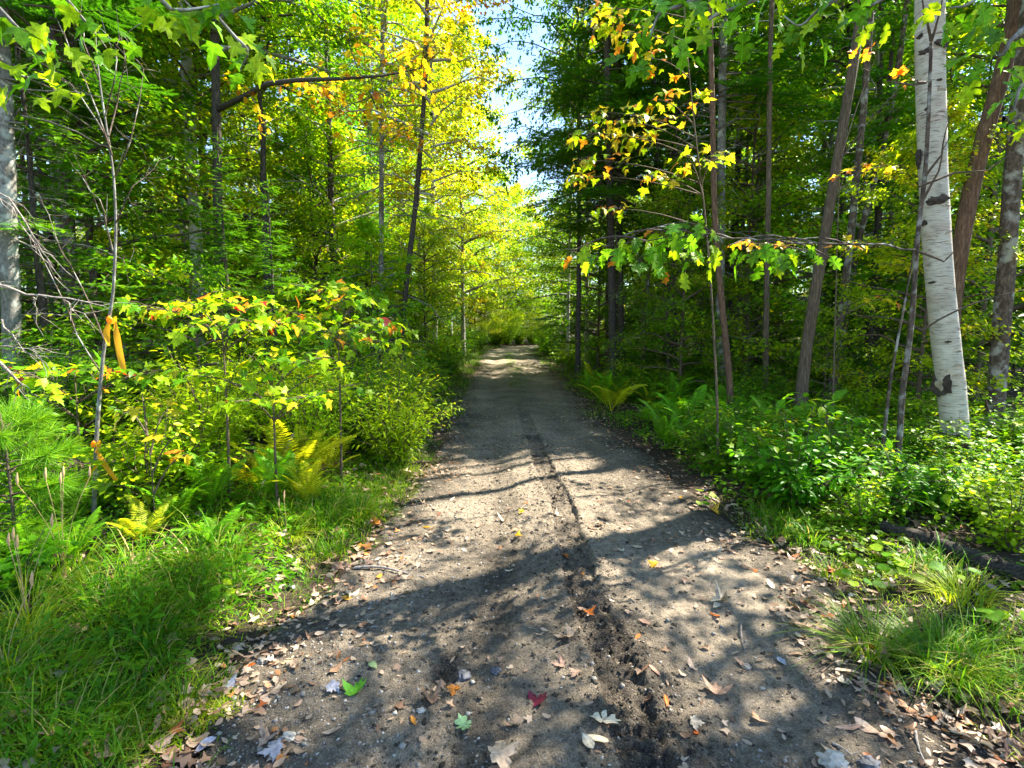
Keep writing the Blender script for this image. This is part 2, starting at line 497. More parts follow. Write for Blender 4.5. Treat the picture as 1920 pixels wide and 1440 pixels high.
# ------------------------------------------------------------------ terrain and track
def cx_track(y):
    y = np.asarray(y, float)
    return np.interp(y, [-20, 1.5, 3.5, 7.5, 16, 26, 31, 36, 42, 60], [0.3, 0.24, 0.40, 0.24, 0.08, -0.22, 0.05, 1.4, 4.5, 16])


def hw_track(y):
    return np.interp(y, [-20, 1.5, 3.5, 7.5, 16, 29, 60], [1.4, 1.40, 1.30, 1.13, 1.22, 1.35, 1.35])


def edge_l(y):
    return cx_track(y) - hw_track(y) - 0.02 + 0.10 * noise2(np.asarray(y) * 1.4, np.asarray(y) * 0 + 3, 5) + 0.05 * noise2(np.asarray(y) * 5, np.asarray(y) * 0, 6)


def edge_r(y):
    return cx_track(y) + hw_track(y) + 0.02 + 0.10 * noise2(np.asarray(y) * 1.4, np.asarray(y) * 0 + 9, 7) + 0.05 * noise2(np.asarray(y) * 5, np.asarray(y) * 0, 8)


def base_h(x, y):
    """large shape of the land"""
    x = np.asarray(x, float); y = np.asarray(y, float)
    h = 0.10 * sstep(26, 34, y) - 0.12 * sstep(31, 40, y)
    h = h + 0.07 * np.maximum(y - 46, 0) * (y < 400)
    return h


def ground_h(x, y):
    x = np.asarray(x, float); y = np.asarray(y, float)
    dl = edge_l(y) - x; dr = x - edge_r(y)
    d = np.maximum(dl, dr)
    side = np.where(dl > dr, 1.0, 0.55)
    bank = 0.16 * side * sstep(0.0, 1.6, d) + 0.10 * side * sstep(1.5, 6, d)
    h = base_h(x, y) + bank - 0.07 * sstep(0.02, -0.20, d)
    h = h + sstep(0.0, 0.8, d) * (0.05 * noise2(x * 0.9, y * 0.9, 1) + 0.10 * noise2(x * 0.25, y * 0.25, 2) + 0.02 * noise2(x * 4, y * 4, 4))
    return h


def track_detail(x, y):
    """height of the trodden earth, and how dry it is"""
    c = cx_track(y)
    s = x - c
    z = 0.012 * noise2(x * 2.0, y * 1.3, 11) + 0.010 * noise2(x * 5.5, y * 4.5, 12)
    near = sstep(12, 5, y)
    cl = noise2(x * 22, y * 20, 13); z = z + near * 0.0085 * cl * (0.6 + 0.6 * noise2(x * 1.7, y * 1.7, 18))
    z = z + near * 0.0055 * noise2(x * 52, y * 50, 14) + near * 0.0024 * noise2(x * 110, y * 100, 19)
    dry = 0.62 + 0.25 * noise2(x * 0.8, y * 0.7, 15) + 0.12 * noise2(x * 3, y * 3, 16)
    for off, w, dep in ((-0.62, 0.22, 0.022), (0.60, 0.22, 0.018)):
        g = np.exp(-((s - off - 0.05 * noise2(y * 0.5, y * 0, 21)) / w) ** 2)
        z = z - dep * g * (1 + 0.8 * sstep(5, 10, y))
        dry = dry - 0.16 * g * sstep(4, 8, y) * (0.6 + 0.6 * noise2(x * 2, y * 1.1, 46))
    z = z + 0.02 * np.exp(-(s / 0.3) ** 2)
    # the fresh tyre print on the right of the middle
    xr = np.interp(y, [1.2, 1.66, 2.3, 2.8, 3.95, 6, 9, 14], [0.50, 0.46, 0.44, 0.40, 0.41, 0.30, 0.18, 0.10])
    q = (x - xr) + 0.015 * noise2(y * 2.5, y * 0, 33)
    fade = sstep(11, 5, y)
    g = sstep(0.105, 0.085, np.abs(q))
    rim = np.exp(-((np.abs(q) - 0.125) / 0.03) ** 2)
    lug = np.sin((y * 2 * math.pi / 0.07) + np.abs(q) * 30 + 1.6 * noise2(x * 9, y * 9, 38)) * 0.5 + 0.5
    lug = sstep(0.3, 0.7, lug) * sstep(-0.3, 0.4, noise2(x * 5, y * 4, 34)) + 0.35 * noise2(x * 33, y * 31, 39)
    z = z + fade * (g * (-0.030 + 0.026 * lug) + 0.014 * rim * (0.6 + 0.6 * noise2(x * 25, y * 25, 35)))
    churn = np.exp(-((x - np.interp(y, [1.2, 1.7, 2.4, 3.0], [0.62, 0.56, 0.52, 0.46])) / 0.17) ** 2) * sstep(3.1, 2.3, y)
    z = z + churn * (0.011 * noise2(x * 34, y * 31, 36) + 0.008 * noise2(x * 14, y * 13, 37) + 0.006 * noise2(x * 70, y * 66, 40))
    dry = dry - fade * g * 0.5 * (0.7 + 0.6 * noise2(x * 4, y * 3, 44)) - churn * 0.42
    # an older print left of the middle and a boot hole
    xl = np.interp(y, [1.2, 2.0, 4, 8], [-0.10, -0.12, -0.05, -0.2])
    gl = sstep(0.13, 0.07, np.abs(x - xl)) * sstep(9, 4, y)
    z = z - 0.010 * gl
    dry = dry - 0.22 * gl
    hole = np.exp(-(((x + 0.29) / 0.05) ** 2 + ((y - 2.12) / 0.11) ** 2))
    z = z - 0.045 * hole; dry = dry - 0.9 * hole
    d = np.maximum(edge_l(y) - x, x - edge_r(y))
    dry = dry - 0.5 * sstep(-0.45, -0.02, d + 0.12 * noise2(x * 3, y * 3, 41))
    dry = dry - 0.30 * np.exp(-(s / 0.35) ** 2) * sstep(6, 11, y) * sstep(22, 16, y)
    return z, dry


def track_h(x, y):
    z, dry = track_detail(x, y)
    d = np.maximum(edge_l(y) - x, x - edge_r(y))
    return base_h(x, y) + z * sstep(0.05, -0.2, d) + 0.012 - 0.06 * sstep(-0.03, 0.09, d), dry


def surf(x, y):
    x = np.asarray(x, float); y = np.asarray(y, float)
    sh = x.shape
    x = x.ravel(); y = y.ravel()
    d = np.maximum(edge_l(y) - x, x - edge_r(y))
    h = ground_h(x, y)
    m = (d < 0.09) & (y < 44)
    if m.any():
        h[m] = np.maximum(h[m], track_h(x[m], y[m])[0])
    return h.reshape(sh)


def sz(x, y):
    return float(surf(np.array([x]), np.array([y]))[0])


def grid_faces(nr, nc):
    i = np.arange(nr - 1)[:, None] * nc; j = np.arange(nc - 1)[None]
    return np.stack([i + j, i + j + 1, i + nc + j + 1, i + nc + j], axis=-1).reshape(-1, 4)


t = np.linspace(-1, 1, 360)
gx = np.sinh(t * 5.2) / math.sinh(5.2) * 500
t = np.linspace(-0.72, 1, 360)
gy = 2.5 + np.sinh(t * 5.2) / math.sinh(5.2) * 600
X, Yg = np.meshgrid(gx, gy)
b = Buf()
b.add(np.stack([X, Yg, ground_h(X, Yg)], -1).reshape(-1, 3), grid_faces(*X.shape), (0.5 + 0.4 * noise2(X * 1.5, Yg * 1.5, 50)).ravel())
g_ob = b.build('ground', MATS['forest_soil'], smooth=True)
g_ob['kind'] = 'structure'

rows = list(np.linspace(-8, 1.25, 40))
while rows[-1] < 44:
    rows.append(rows[-1] + max(0.009, 0.0058 * rows[-1]))
ry = np.array(rows)
tt = np.linspace(-0.09, 1.09, 280)
El, Er = edge_l(ry), edge_r(ry)
X = El[:, None] + (Er - El)[:, None] * tt[None]
Yg = np.repeat(ry[:, None], len(tt), 1)
H, dry = track_h(X, Yg)
b = Buf()
b.add(np.stack([X, Yg, H], -1).reshape(-1, 3), grid_faces(*X.shape), np.clip(dry, 0, 1).ravel())
o = b.build('dirt_track', MATS['track_soil'], smooth=True)
o['kind'] = 'structure'


# ------------------------------------------------------------------ leaf templates (base at origin, along +Y, face up +Z)
def fan(out, ctr, cup=0.0, droop=0.0):
    out = np.array(out, float)
    full = np.concatenate([out, out[-2:0:-1] * [-1, 1]]) if True else out
    n = len(full)
    P = np.concatenate([full, [ctr]])
    z = cup * np.abs(P[:, 0]) * 1.0 - droop * P[:, 1] ** 2
    V = np.column_stack([P, z])
    F = np.stack([np.arange(n), (np.arange(n) + 1) % n, np.full(n, n)], 1)[:, [1, 0, 2]]
    return V, F


T_MAPLE = fan([(0, 0), (0.10, -0.06), (0.34, -0.06), (0.30, 0.08), (0.46, 0.16), (0.62, 0.46), (0.42, 0.42), (0.36, 0.52), (0.17, 0.46), (0.24, 0.72), (0.12, 0.72), (0, 1.0)], (0, 0.28), 0.16, 0.20)
T_MAPLE2 = fan([(0, 0), (0.12, -0.05), (0.36, 0.0), (0.30, 0.12), (0.58, 0.40), (0.34, 0.42), (0.18, 0.44), (0.20, 0.70), (0, 1.0)], (0, 0.28), -0.18, 0.12)
T_MAPLE_S = fan([(0, 0), (0.38, 0.0), (0.30, 0.16), (0.56, 0.45), (0.17, 0.48), (0, 1.0)], (0, 0.28), 0.14, 0.15)
T_OAK = fan([(0, 0), (0.06, 0.10), (0.20, 0.17), (0.24, 0.30), (0.10, 0.34), (0.30, 0.44), (0.36, 0.58), (0.14, 0.58), (0.27, 0.72), (0.26, 0.84), (0.09, 0.82), (0, 1.0)], (0, 0.46), 0.12, 0.16)
T_OVATE = fan([(0, 0), (0.16, 0.12), (0.25, 0.32), (0.24, 0.55), (0.13, 0.80), (0, 1.0)], (0, 0.42), 0.22, 0.18)
T_LANCE = fan([(0, 0), (0.09, 0.15), (0.14, 0.42), (0.08, 0.75), (0, 1.0)], (0, 0.42), 0.22, 0.22)
T_ROUND = fan([(0, 0.05), (0.16, -0.04), (0.36, 0.10), (0.46, 0.36), (0.40, 0.62), (0.22, 0.84), (0, 0.94)], (0, 0.36), 0.10, 0.10)
T_LEAF4 = (np.array([(0, 0, 0), (0.29, 0.42, 0.07), (0, 1, -0.10), (-0.29, 0.42, 0.07)], float), np.array([(0, 1, 2), (0, 2, 3)]))
_lz = 0.0


def feather(n, w, taper=True):
    """a conifer twig: needles both sides of a short axis"""
    V, F = [], []
    for k in range(n):
        y = k / n
        ww = w * (1 - 0.65 * y) if taper else w
        for s in (-1, 1):
            i = len(V)
            V += [(0, y, 0), (s * ww, y + 0.20, 0.02 - 0.05 * (k % 2)), (0, y + 0.14, 0)]
            F.append((i, i + 1, i + 2) if s > 0 else (i, i + 2, i + 1))
    return np.array(V, float), np.array(F)


T_FIR = feather(8, 0.26)
T_FIR_FINE = feather(14, 0.20)


# ------------------------------------------------------------------ plant prototypes (meshes shared by every copy)
def rot_z(v, a):
    c, s = np.cos(a), np.sin(a)
    return np.stack([v[..., 0] * c - v[..., 1] * s, v[..., 0] * s + v[..., 1] * c, v[..., 2]], -1)


def rand_up(n, tilt, r):
    u = np.stack([r.normal(0, tilt, n), r.normal(0, tilt, n), np.ones(n)], -1)
    return nrm(u)


def hard_crown(seed, H, base, R, nb, ntw, nlf, leaf, tmpl, top=0.35, droop=0.25, rise=0.55, lean=0.3, wood_r=0.02):
    """broadleaved boughs: returns (leaves, wood) buffers, trunk axis on z"""
    r = np.random.default_rng(seed)
    Lb, Wb = Buf(), Buf()
    ga = 2.39996
    for i in range(nb):
        f = (i + 0.5) / nb
        h = base + (H - base) * (f ** 0.9)
        prof = math.sin(math.pi * min(1, (0.18 + 0.82 * f) ** 0.75)) ** 0.8 * 0.85 + 0.25 * (1 - f)
        L = R * prof * r.uniform(0.65, 1.15) + 0.15
        az = i * ga + r.normal(0, 0.35)
        dh = np.array([math.cos(az), math.sin(az), 0])
        rs = rise * r.uniform(0.5, 1.3) * (0.6 + 0.9 * f)
        dr = droop * r.uniform(0.5, 1.6) * (1.1 - 0.6 * f)
        s = np.linspace(0, 1, 6)
        wob = r.normal(0, 0.05 * L, (6, 3)) * s[:, None]
        pts = np.array([0, 0, h]) + dh * L * s[:, None] + np.array([0, 0, 1.0]) * (L * (rs * s - dr * s * s))[:, None] + wob
        Wb.tube(pts, np.maximum(wood_r * L * (1.05 - s), 0.0035), 4, v=0.5)
        ts = r.uniform(0.18, 1.0, ntw)
        p0 = np.stack([np.interp(ts, s, pts[:, k]) for k in range(3)], -1)
        sgn = np.where(np.arange(ntw) % 2, 1, -1)
        td = rot_z(np.repeat(dh[None], ntw, 0), sgn * r.uniform(0.3, 1.25, ntw) * (1 - 0.5 * (ts > 0.9)))
        td[:, 2] = r.normal(0.10, 0.25, ntw)
        td = nrm(td)
        tl = L * r.uniform(0.22, 0.5, ntw) * (1.1 - 0.55 * ts) + 0.12
        for k in range(0, ntw):
            if tl[k] > 0.25 and k % 2 == 0:
                Wb.tube(np.stack([p0[k], p0[k] + td[k] * tl[k] * 0.5, p0[k] + td[k] * tl[k] - [0, 0, 0.1 * tl[k]]]), [0.005, 0.004, 0.002], 3, cap=False)
        u = r.uniform(0.08, 1.05, (ntw, nlf))
        P = p0[:, None] + td[:, None] * (tl[:, None] * u)[..., None]
        P = P + r.normal(0, 0.035 + 0.02 * R, P.shape)
        P[..., 2] -= 0.10 * tl[:, None] * u * u
        P = P.reshape(-1, 3)
        n = len(P)
        sg = np.where(r.random(n) < 0.5, 1, -1)
        ld = rot_z(np.repeat(td, nlf, 0), sg * r.uniform(0.3, 1.3, n))
        ld[:, 2] = r.normal(-0.35, 0.3, n)
        up = rand_up(n, 0.42, r)
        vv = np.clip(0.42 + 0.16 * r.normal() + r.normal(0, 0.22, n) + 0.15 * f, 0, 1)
        Lb.place(tmpl[0], tmpl[1], P, ld, up, leaf * r.uniform(0.6, 1.25, n), vv)
    return Lb, Wb


def conifer_crown(seed, H, base, R, dz, per, tw_len=0.16, tmpl=None, droop=0.35, dens=1.0, shade_base=0.0):
    r = np.random.default_rng(seed)
    tmpl = tmpl or T_FIR
    Lb, Wb = Buf(), Buf()
    h = base
    while h < H - 0.05:
        f = (h - base) / (H - base)
        for k in range(per):
            if r.random() < 0.12:
                continue
            L = (R * (1 - f) ** 0.85 * r.uniform(0.6, 1.1) + 0.12)
            az = r.uniform(0, 2 * math.pi)
            dh = np.array([math.cos(az), math.sin(az), 0])
            sd = np.array([-dh[1], dh[0], 0])
            s = np.linspace(0, 1, 6)
            dr = droop * r.uniform(0.6, 1.3) * (1 - 0.9 * f)
            zc = L * (0.20 * f * s - dr * s ** 1.3 + 0.16 * s ** 3)
            hh = h + r.uniform(-0.5, 0.5) * dz
            pts = np.array([0, 0, hh]) + dh * L * s[:, None] + np.array([0, 0, 1.0]) * zc[:, None] + sd * (r.normal(0, 0.06) * L * s ** 2)[:, None]
            Wb.tube(pts, np.maximum(0.012 * L * (1.05 - s), 0.003), 3)
            # side twigs in one flat spray, each carrying short feathers
            nt = max(3, int(L / 0.085 * dens))
            ts = np.linspace(0.12 + 0.18 * (L > 1.2), 1.0, nt)
            for sg in (-1, 1):
                p0 = np.stack([np.interp(ts, s, pts[:, q]) for q in range(3)], -1)
                tdir = nrm(dh * 0.75 + sd * sg * 1.0 + np.array([0, 0, -0.12]) + r.normal(0, 0.13, (nt, 3)))
                tl = np.minimum(L * 0.42 * (1.12 - ts) + 0.08, 0.75)
                nf = np.maximum(1, (tl / (tw_len * 0.62)).astype(int))
                idx = np.repeat(np.arange(nt), nf)
                ks = np.concatenate([np.arange(q) for q in nf])
                u = (ks / np.repeat(nf, nf))
                P = p0[idx] + tdir[idx] * (tl[idx] * u)[:, None]
                P[:, 2] -= 0.12 * tl[idx] * u * u
                n = len(P)
                dd = nrm(tdir[idx] + dh * (r.uniform(-0.1, 0.55, n))[:, None] * np.where(ks % 2, 1, -0.2)[:, None] + r.normal(0, 0.14, (n, 3)))
                up = rand_up(n, 0.25, r)
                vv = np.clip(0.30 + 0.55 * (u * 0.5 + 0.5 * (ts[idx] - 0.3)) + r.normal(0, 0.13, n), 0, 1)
                Lb.place(tmpl[0], tmpl[1], P, dd, up, tw_len * r.uniform(0.75, 1.25, n), vv)
        h += dz
    P = np.array([[0, 0, H - 0.05]])
    Lb.place(tmpl[0], tmpl[1], P, np.array([[0.05, 0, 1.0]]), np.array([[0, 1.0, 0]]), tw_len * 1.6, 0.8)
    return Lb, Wb


def trunk_buf(H, r0, seed, sides=8, bend=0.12, flare=1.5):
    r = np.random.default_rng(seed)
    n = max(6, int(H / 0.6))
    s = np.linspace(0, 1, n)
    pts = np.stack([bend * np.cumsum(r.normal(0, 0.35, n)) * s, bend * np.cumsum(r.normal(0, 0.35, n)) * s, -0.25 + (H + 0.25) * s], -1)
    pts[:, :2] *= 0.5
    rad = r0 * (1.02 - s) ** 0.75 + 0.004
    rad[0] *= flare; rad[1] *= 1 + (flare - 1) * 0.2
    b = Buf(); b.tube(pts, rad, sides, rough=0.10, seed=seed)
    return b


def dead_twigs(seed, z0, z1, n, L, fork=3):
    r = np.random.default_rng(seed)
    b = Buf()
    for i in range(n):
        h = r.uniform(z0, z1); az = r.uniform(0, 2 * math.pi); l = L * r.uniform(0.4, 1.1)
        d = np.array([math.cos(az), math.sin(az), r.uniform(-0.35, 0.25)])
        s = np.linspace(0, 1, 5)
        p = np.array([0, 0, h]) + d * l * s[:, None] + r.normal(0, 0.05 * l, (5, 3)) * s[:, None] - np.array([0, 0, 0.2 * l]) * (s ** 2)[:, None]
        b.tube(p, 0.010 * l * (1.1 - s) + 0.0022, 3, cap=False)
        for k in range(fork):
            q = p[r.integers(1, 5)]
            dd = nrm(d + r.normal(0, 0.6, 3)); ll = l * r.uniform(0.2, 0.5)
            b.tube(np.stack([q, q + dd * ll * 0.5 + r.normal(0, 0.03, 3), q + dd * ll]), [0.004, 0.003, 0.0015], 3, cap=False)
    return b


PROTO = {}


def proto(name, parts):
    PROTO[name] = parts


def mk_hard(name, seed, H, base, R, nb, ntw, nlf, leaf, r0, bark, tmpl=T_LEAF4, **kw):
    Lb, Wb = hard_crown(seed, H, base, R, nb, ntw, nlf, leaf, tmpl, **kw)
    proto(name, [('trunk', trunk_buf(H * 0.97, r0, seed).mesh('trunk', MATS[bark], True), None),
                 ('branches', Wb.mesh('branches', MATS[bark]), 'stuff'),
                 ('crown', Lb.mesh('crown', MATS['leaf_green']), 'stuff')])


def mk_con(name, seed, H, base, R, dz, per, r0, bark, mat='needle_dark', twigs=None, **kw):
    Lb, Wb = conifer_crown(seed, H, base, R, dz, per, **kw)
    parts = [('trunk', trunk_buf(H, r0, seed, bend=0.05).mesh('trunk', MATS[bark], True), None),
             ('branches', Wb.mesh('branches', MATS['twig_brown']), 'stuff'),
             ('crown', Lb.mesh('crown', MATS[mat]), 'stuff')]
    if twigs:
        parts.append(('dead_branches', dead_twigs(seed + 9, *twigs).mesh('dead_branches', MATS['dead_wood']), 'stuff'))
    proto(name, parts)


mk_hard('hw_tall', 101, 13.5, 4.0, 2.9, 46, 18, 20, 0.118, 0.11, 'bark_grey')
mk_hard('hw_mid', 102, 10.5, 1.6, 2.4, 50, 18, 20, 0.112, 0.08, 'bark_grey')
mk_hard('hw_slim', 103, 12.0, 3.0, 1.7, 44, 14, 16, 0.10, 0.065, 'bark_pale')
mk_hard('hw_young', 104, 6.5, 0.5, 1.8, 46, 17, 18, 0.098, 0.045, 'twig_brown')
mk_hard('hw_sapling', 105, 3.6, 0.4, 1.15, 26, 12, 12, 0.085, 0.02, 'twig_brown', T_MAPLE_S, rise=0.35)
mk_hard('hw_sapling_b', 106, 2.6, 0.3, 0.95, 24, 11, 10, 0.075, 0.016, 'twig_brown', T_OVATE, rise=0.45)
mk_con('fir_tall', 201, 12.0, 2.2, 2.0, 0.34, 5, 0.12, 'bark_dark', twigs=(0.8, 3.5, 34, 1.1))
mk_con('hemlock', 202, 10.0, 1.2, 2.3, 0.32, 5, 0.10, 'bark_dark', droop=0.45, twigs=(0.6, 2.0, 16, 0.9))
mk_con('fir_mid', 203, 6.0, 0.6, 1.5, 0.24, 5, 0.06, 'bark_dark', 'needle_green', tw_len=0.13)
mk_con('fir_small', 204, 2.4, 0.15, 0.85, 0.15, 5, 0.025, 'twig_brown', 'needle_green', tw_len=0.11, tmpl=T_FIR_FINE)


def shrub_proto(name, seed, H, R, nst, nlf, leaf, tmpl, mat, spread=0.5, layered=False):
    """many stems from one root, leaves along them"""
    r = np.random.default_rng(seed)
    Lb, Wb = Buf(), Buf()
    for i in range(nst):
        az = r.uniform(0, 2 * math.pi); q = math.sqrt(r.random())
        tip = np.array([math.cos(az) * R * q, math.sin(az) * R * q, H * r.uniform(0.55, 1.05) * (1 - 0.45 * q * q)])
        s = np.linspace(0, 1, 6)
        b0 = np.array([tip[0], tip[1], 0]) * 0.15
        p = b0 + (tip - b0) * s[:, None]
        p[:, :2] *= (0.35 + 0.65 * s ** 1.3)[:, None]
        p += r.normal(0, 0.02, p.shape) * s[:, None]
        Wb.tube(p, 0.0045 * (1.2 - s) + 0.001, 3, cap=False)
        n = nlf
        u = r.uniform(0.06, 1.0, n) ** 0.8
        P = np.stack([np.interp(u, s, p[:, k]) for k in range(3)], -1)
        a = r.uniform(0, 2 * math.pi, n)
        off = r.uniform(0.01, spread * 0.28, n)
        d = np.stack([np.cos(a), np.sin(a), r.normal(0.15, 0.35, n)], -1)
        P = P + nrm(d) * off[:, None]
        if layered:
            P[:, 2] = np.round(P[:, 2] / 0.13) * 0.13 + r.normal(0, 0.015, n)
        d[:, 2] -= 0.25
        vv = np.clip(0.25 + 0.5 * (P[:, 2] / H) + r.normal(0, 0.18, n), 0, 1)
        Lb.place(tmpl[0], tmpl[1], P, d, rand_up(n, 0.4, r), leaf * r.uniform(0.6, 1.25, n), vv)
    proto(name, [('stems', Wb.mesh('stems', MATS['twig_brown']), 'stuff'), ('foliage', Lb.mesh('foliage', MATS[mat]), 'stuff')])


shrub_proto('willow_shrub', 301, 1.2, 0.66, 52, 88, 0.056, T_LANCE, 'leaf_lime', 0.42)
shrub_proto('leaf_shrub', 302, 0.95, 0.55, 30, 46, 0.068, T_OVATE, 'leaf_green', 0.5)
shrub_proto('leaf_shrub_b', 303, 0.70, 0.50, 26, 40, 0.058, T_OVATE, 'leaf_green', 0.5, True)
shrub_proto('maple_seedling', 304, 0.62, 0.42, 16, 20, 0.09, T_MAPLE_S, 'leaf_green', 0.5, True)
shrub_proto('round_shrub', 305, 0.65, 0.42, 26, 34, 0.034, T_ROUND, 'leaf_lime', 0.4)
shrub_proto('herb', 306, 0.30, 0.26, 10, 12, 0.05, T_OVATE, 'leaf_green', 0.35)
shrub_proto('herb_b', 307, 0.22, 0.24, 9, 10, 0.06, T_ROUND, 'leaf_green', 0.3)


def spawn(pname, name, label, cat, loc, rz=0.0, s=1.0, group=None, mats=None, skip=()):
    o = thing(name, label, cat, loc, rz, s, group)
    for (pn, me, kd) in PROTO[pname]:
        if pn in skip:
            continue
        c = link(pn, me, o)
        if kd: c['kind'] = kd
        if mats and pn in mats:
            c.material_slots[0].link = 'OBJECT'
            c.material_slots[0].material = MATS[mats[pn]]
    return o


# ------------------------------------------------------------------ the trees one can point to
def px_path(pts, Y, step=0.22, to_ground=True, up_to=None):
    """world polyline through photograph points [(px, py, dY)] at distance Y, base first"""
    P = [pix(p[0], p[1], Y + (p[2] if len(p) > 2 else 0)) for p in pts]
    P = sorted(P, key=lambda q: q[2])
    if to_ground:
        p, q = P[0], P[1]
        g = sz(p[0], p[1])
        if p[2] > g - 0.2:
            k = (p[2] - (g - 0.25)) / max(q[2] - p[2], 0.05)
            d = (q - p) * min(1.0, 0.4 / max(abs((q - p)[0] * k), 1e-6))
            P.insert(0, np.array([p[0] - d[0] * k * 0.6, p[1], g - 0.25]))
    if up_to is not None:
        p, q = P[-2], P[-1]
        d = nrm(q - p); d = nrm(d * 0.5 + np.array([0, 0, 0.5]))
        while P[-1][2] < up_to:
            P.append(P[-1] + d * 1.2)
    P = np.array(P)
    z = P[:, 2]
    n = max(4, int((z[-1] - z[0]) / step))
    zz = np.linspace(z[0], z[-1], n)
    out = np.stack([np.interp(zz, z, P[:, 0]), np.interp(zz, z, P[:, 1]), zz], -1)
    for k in range(3):
        out[1:-1, :2] = 0.25 * out[:-2, :2] + 0.5 * out[1:-1, :2] + 0.25 * out[2:, :2]
    return out


TREE_XY = []


def feature_tree(name, label, pts, Y, wpx, bark, top, crown=None, crown_z=None, crown_s=1.0, mats=None, twigs=None, group=None, sides=12, taper=0.55, rough=0.07, cat='tree'):
    path = px_path(pts, Y, up_to=top)
    r0 = 0.90 * wpx / 2 / FPX * Y / math.sqrt(1 + ((pts[0][0] - 960) / FPX) ** 2)
    s = np.linspace(0, 1, len(path))
    rad = r0 * (1.15 - taper * s) * np.where(s > 0.9, (1.0 - s) * 8 + 0.2, 1)
    zrel = path[:, 2] - path[0, 2]
    rad = rad * (1 + 0.55 * np.exp(-zrel / 0.22))
    base = path[0].copy(); base[2] += 0.25
    root = thing(name, label, cat, tuple(base), group=group)
    b = Buf(); b.tube(path - base, rad, sides, rough=rough, seed=int(abs(base[0]) * 100) + 1)
    b.build('trunk', MATS[bark], root, True)
    TREE_XY.append((base[0], base[1]))
    if crown:
        zc = crown_z if crown_z is not None else top * 0.4
        ax = np.array([np.interp(top * 0.75, path[:, 2], path[:, 0]), np.interp(top * 0.75, path[:, 2], path[:, 1]), zc])
        rz = random.uniform(0, 6.28)
        for (pn, me, kd) in PROTO[crown]:
            if pn == 'trunk':
                continue
            c = link(pn, me, root)
            c.matrix_local = Matrix.Translation(Vector(ax - base)) @ Matrix.Rotation(rz, 4, 'Z') @ Matrix.Scale(crown_s, 4)
            if kd: c['kind'] = kd
            if mats and pn in mats:
                c.material_slots[0].link = 'OBJECT'; c.material_slots[0].material = MATS[mats[pn]]
    if twigs:
        dead_twigs(int(base[0] * 31) % 977, *twigs).build('dead_branches', MATS['dead_wood'], root, kind='stuff')
    root['path_r'] = r0
    return root, path, rad


# right side
birch, bpath, brad = feature_tree('white_birch', 'large white birch trunk with dark scars beside the track on the right', [(1797, 930), (1788, 760), (1766, 580), (1752, 400), (1745, 200), (1742, 0)], 4.85, 57, 'bark_birch', 13.0, 'hw_slim', 7.0, 0.55, sides=20, taper=0.18, rough=0.03)


def blob(name, c, rad, parent, mat, n=0.25, sub=2, seed=0):
    import bmesh
    bm = bmesh.new(); bmesh.ops.create_icosphere(bm, subdivisions=sub, radius=1.0)
    V = np.array([v.co[:] for v in bm.verts])
    k = 1 + n * noise2(V[:, 0] * 2.3 + seed, V[:, 1] * 2.3 + V[:, 2] * 3.1, seed) + 0.5 * n * noise2(V[:, 0] * 5 + seed, V[:, 1] * 5 - V[:, 2] * 6, seed + 1)
    for v, q in zip(bm.verts, V * k[:, None] * np.array(rad)):
        v.co = q
    me = bpy.data.meshes.new(name); bm.to_mesh(me); bm.free()
    me.materials.append(MATS[mat])
    o = link(name, me, parent)
    o.location = Vector(c)
    return o


def trunk_face(path, rad, py, Y, side, root):
    """point on the camera side of a trunk at the height of photograph row py; side -1..1 across it"""
    zz = pix(1750, py, Y)[2]
    c = np.array([np.interp(zz, path[:, 2], path[:, 0]), np.interp(zz, path[:, 2], path[:, 1]), zz])
    r = np.interp(zz, path[:, 2], rad)
    to = nrm(np.array([0, 0, 0]) - np.array([c[0], c[1], 0])); rt = np.array([-to[1], to[0], 0])
    a = side * 1.3
    return local(root, c + (to * math.cos(a) + rt * math.sin(a)) * r * 0.97), math.atan2(to[1], to[0]) + a


for (py, side, w, h) in ((380, 0.12, 0.075, 0.042), (418, -0.65, 0.03, 0.022), (293, -0.9, 0.05, 0.085), (102, -0.25, 0.045, 0.026), (92, 0.7, 0.07, 0.03), (70, -0.55, 0.03, 0.02), (720, -0.55, 0.09, 0.10), (828, -0.1, 0.11, 0.09), (640, 0.1, 0.028, 0.012), (530, -0.45, 0.03, 0.012), (210, -0.2, 0.02, 0.012), (160, 0.45, 0.025, 0.010)):
    p, a = trunk_face(bpath, brad, py, 4.85, side, birch)
    k = blob('knot', p, (0.014, w, h), birch, 'burl_dark', 0.45, 3, seed=py)
    k.rotation_euler = (0, 0, a)
    if w > 0.06:
        k2 = blob('knot', p * 1.0, (0.026, w * 0.55, h * 0.55), birch, 'wound_wood' if py in (720,) else 'burl_dark', 0.5, 2, seed=py + 5)
        k2.rotation_euler = (0, 0, a)

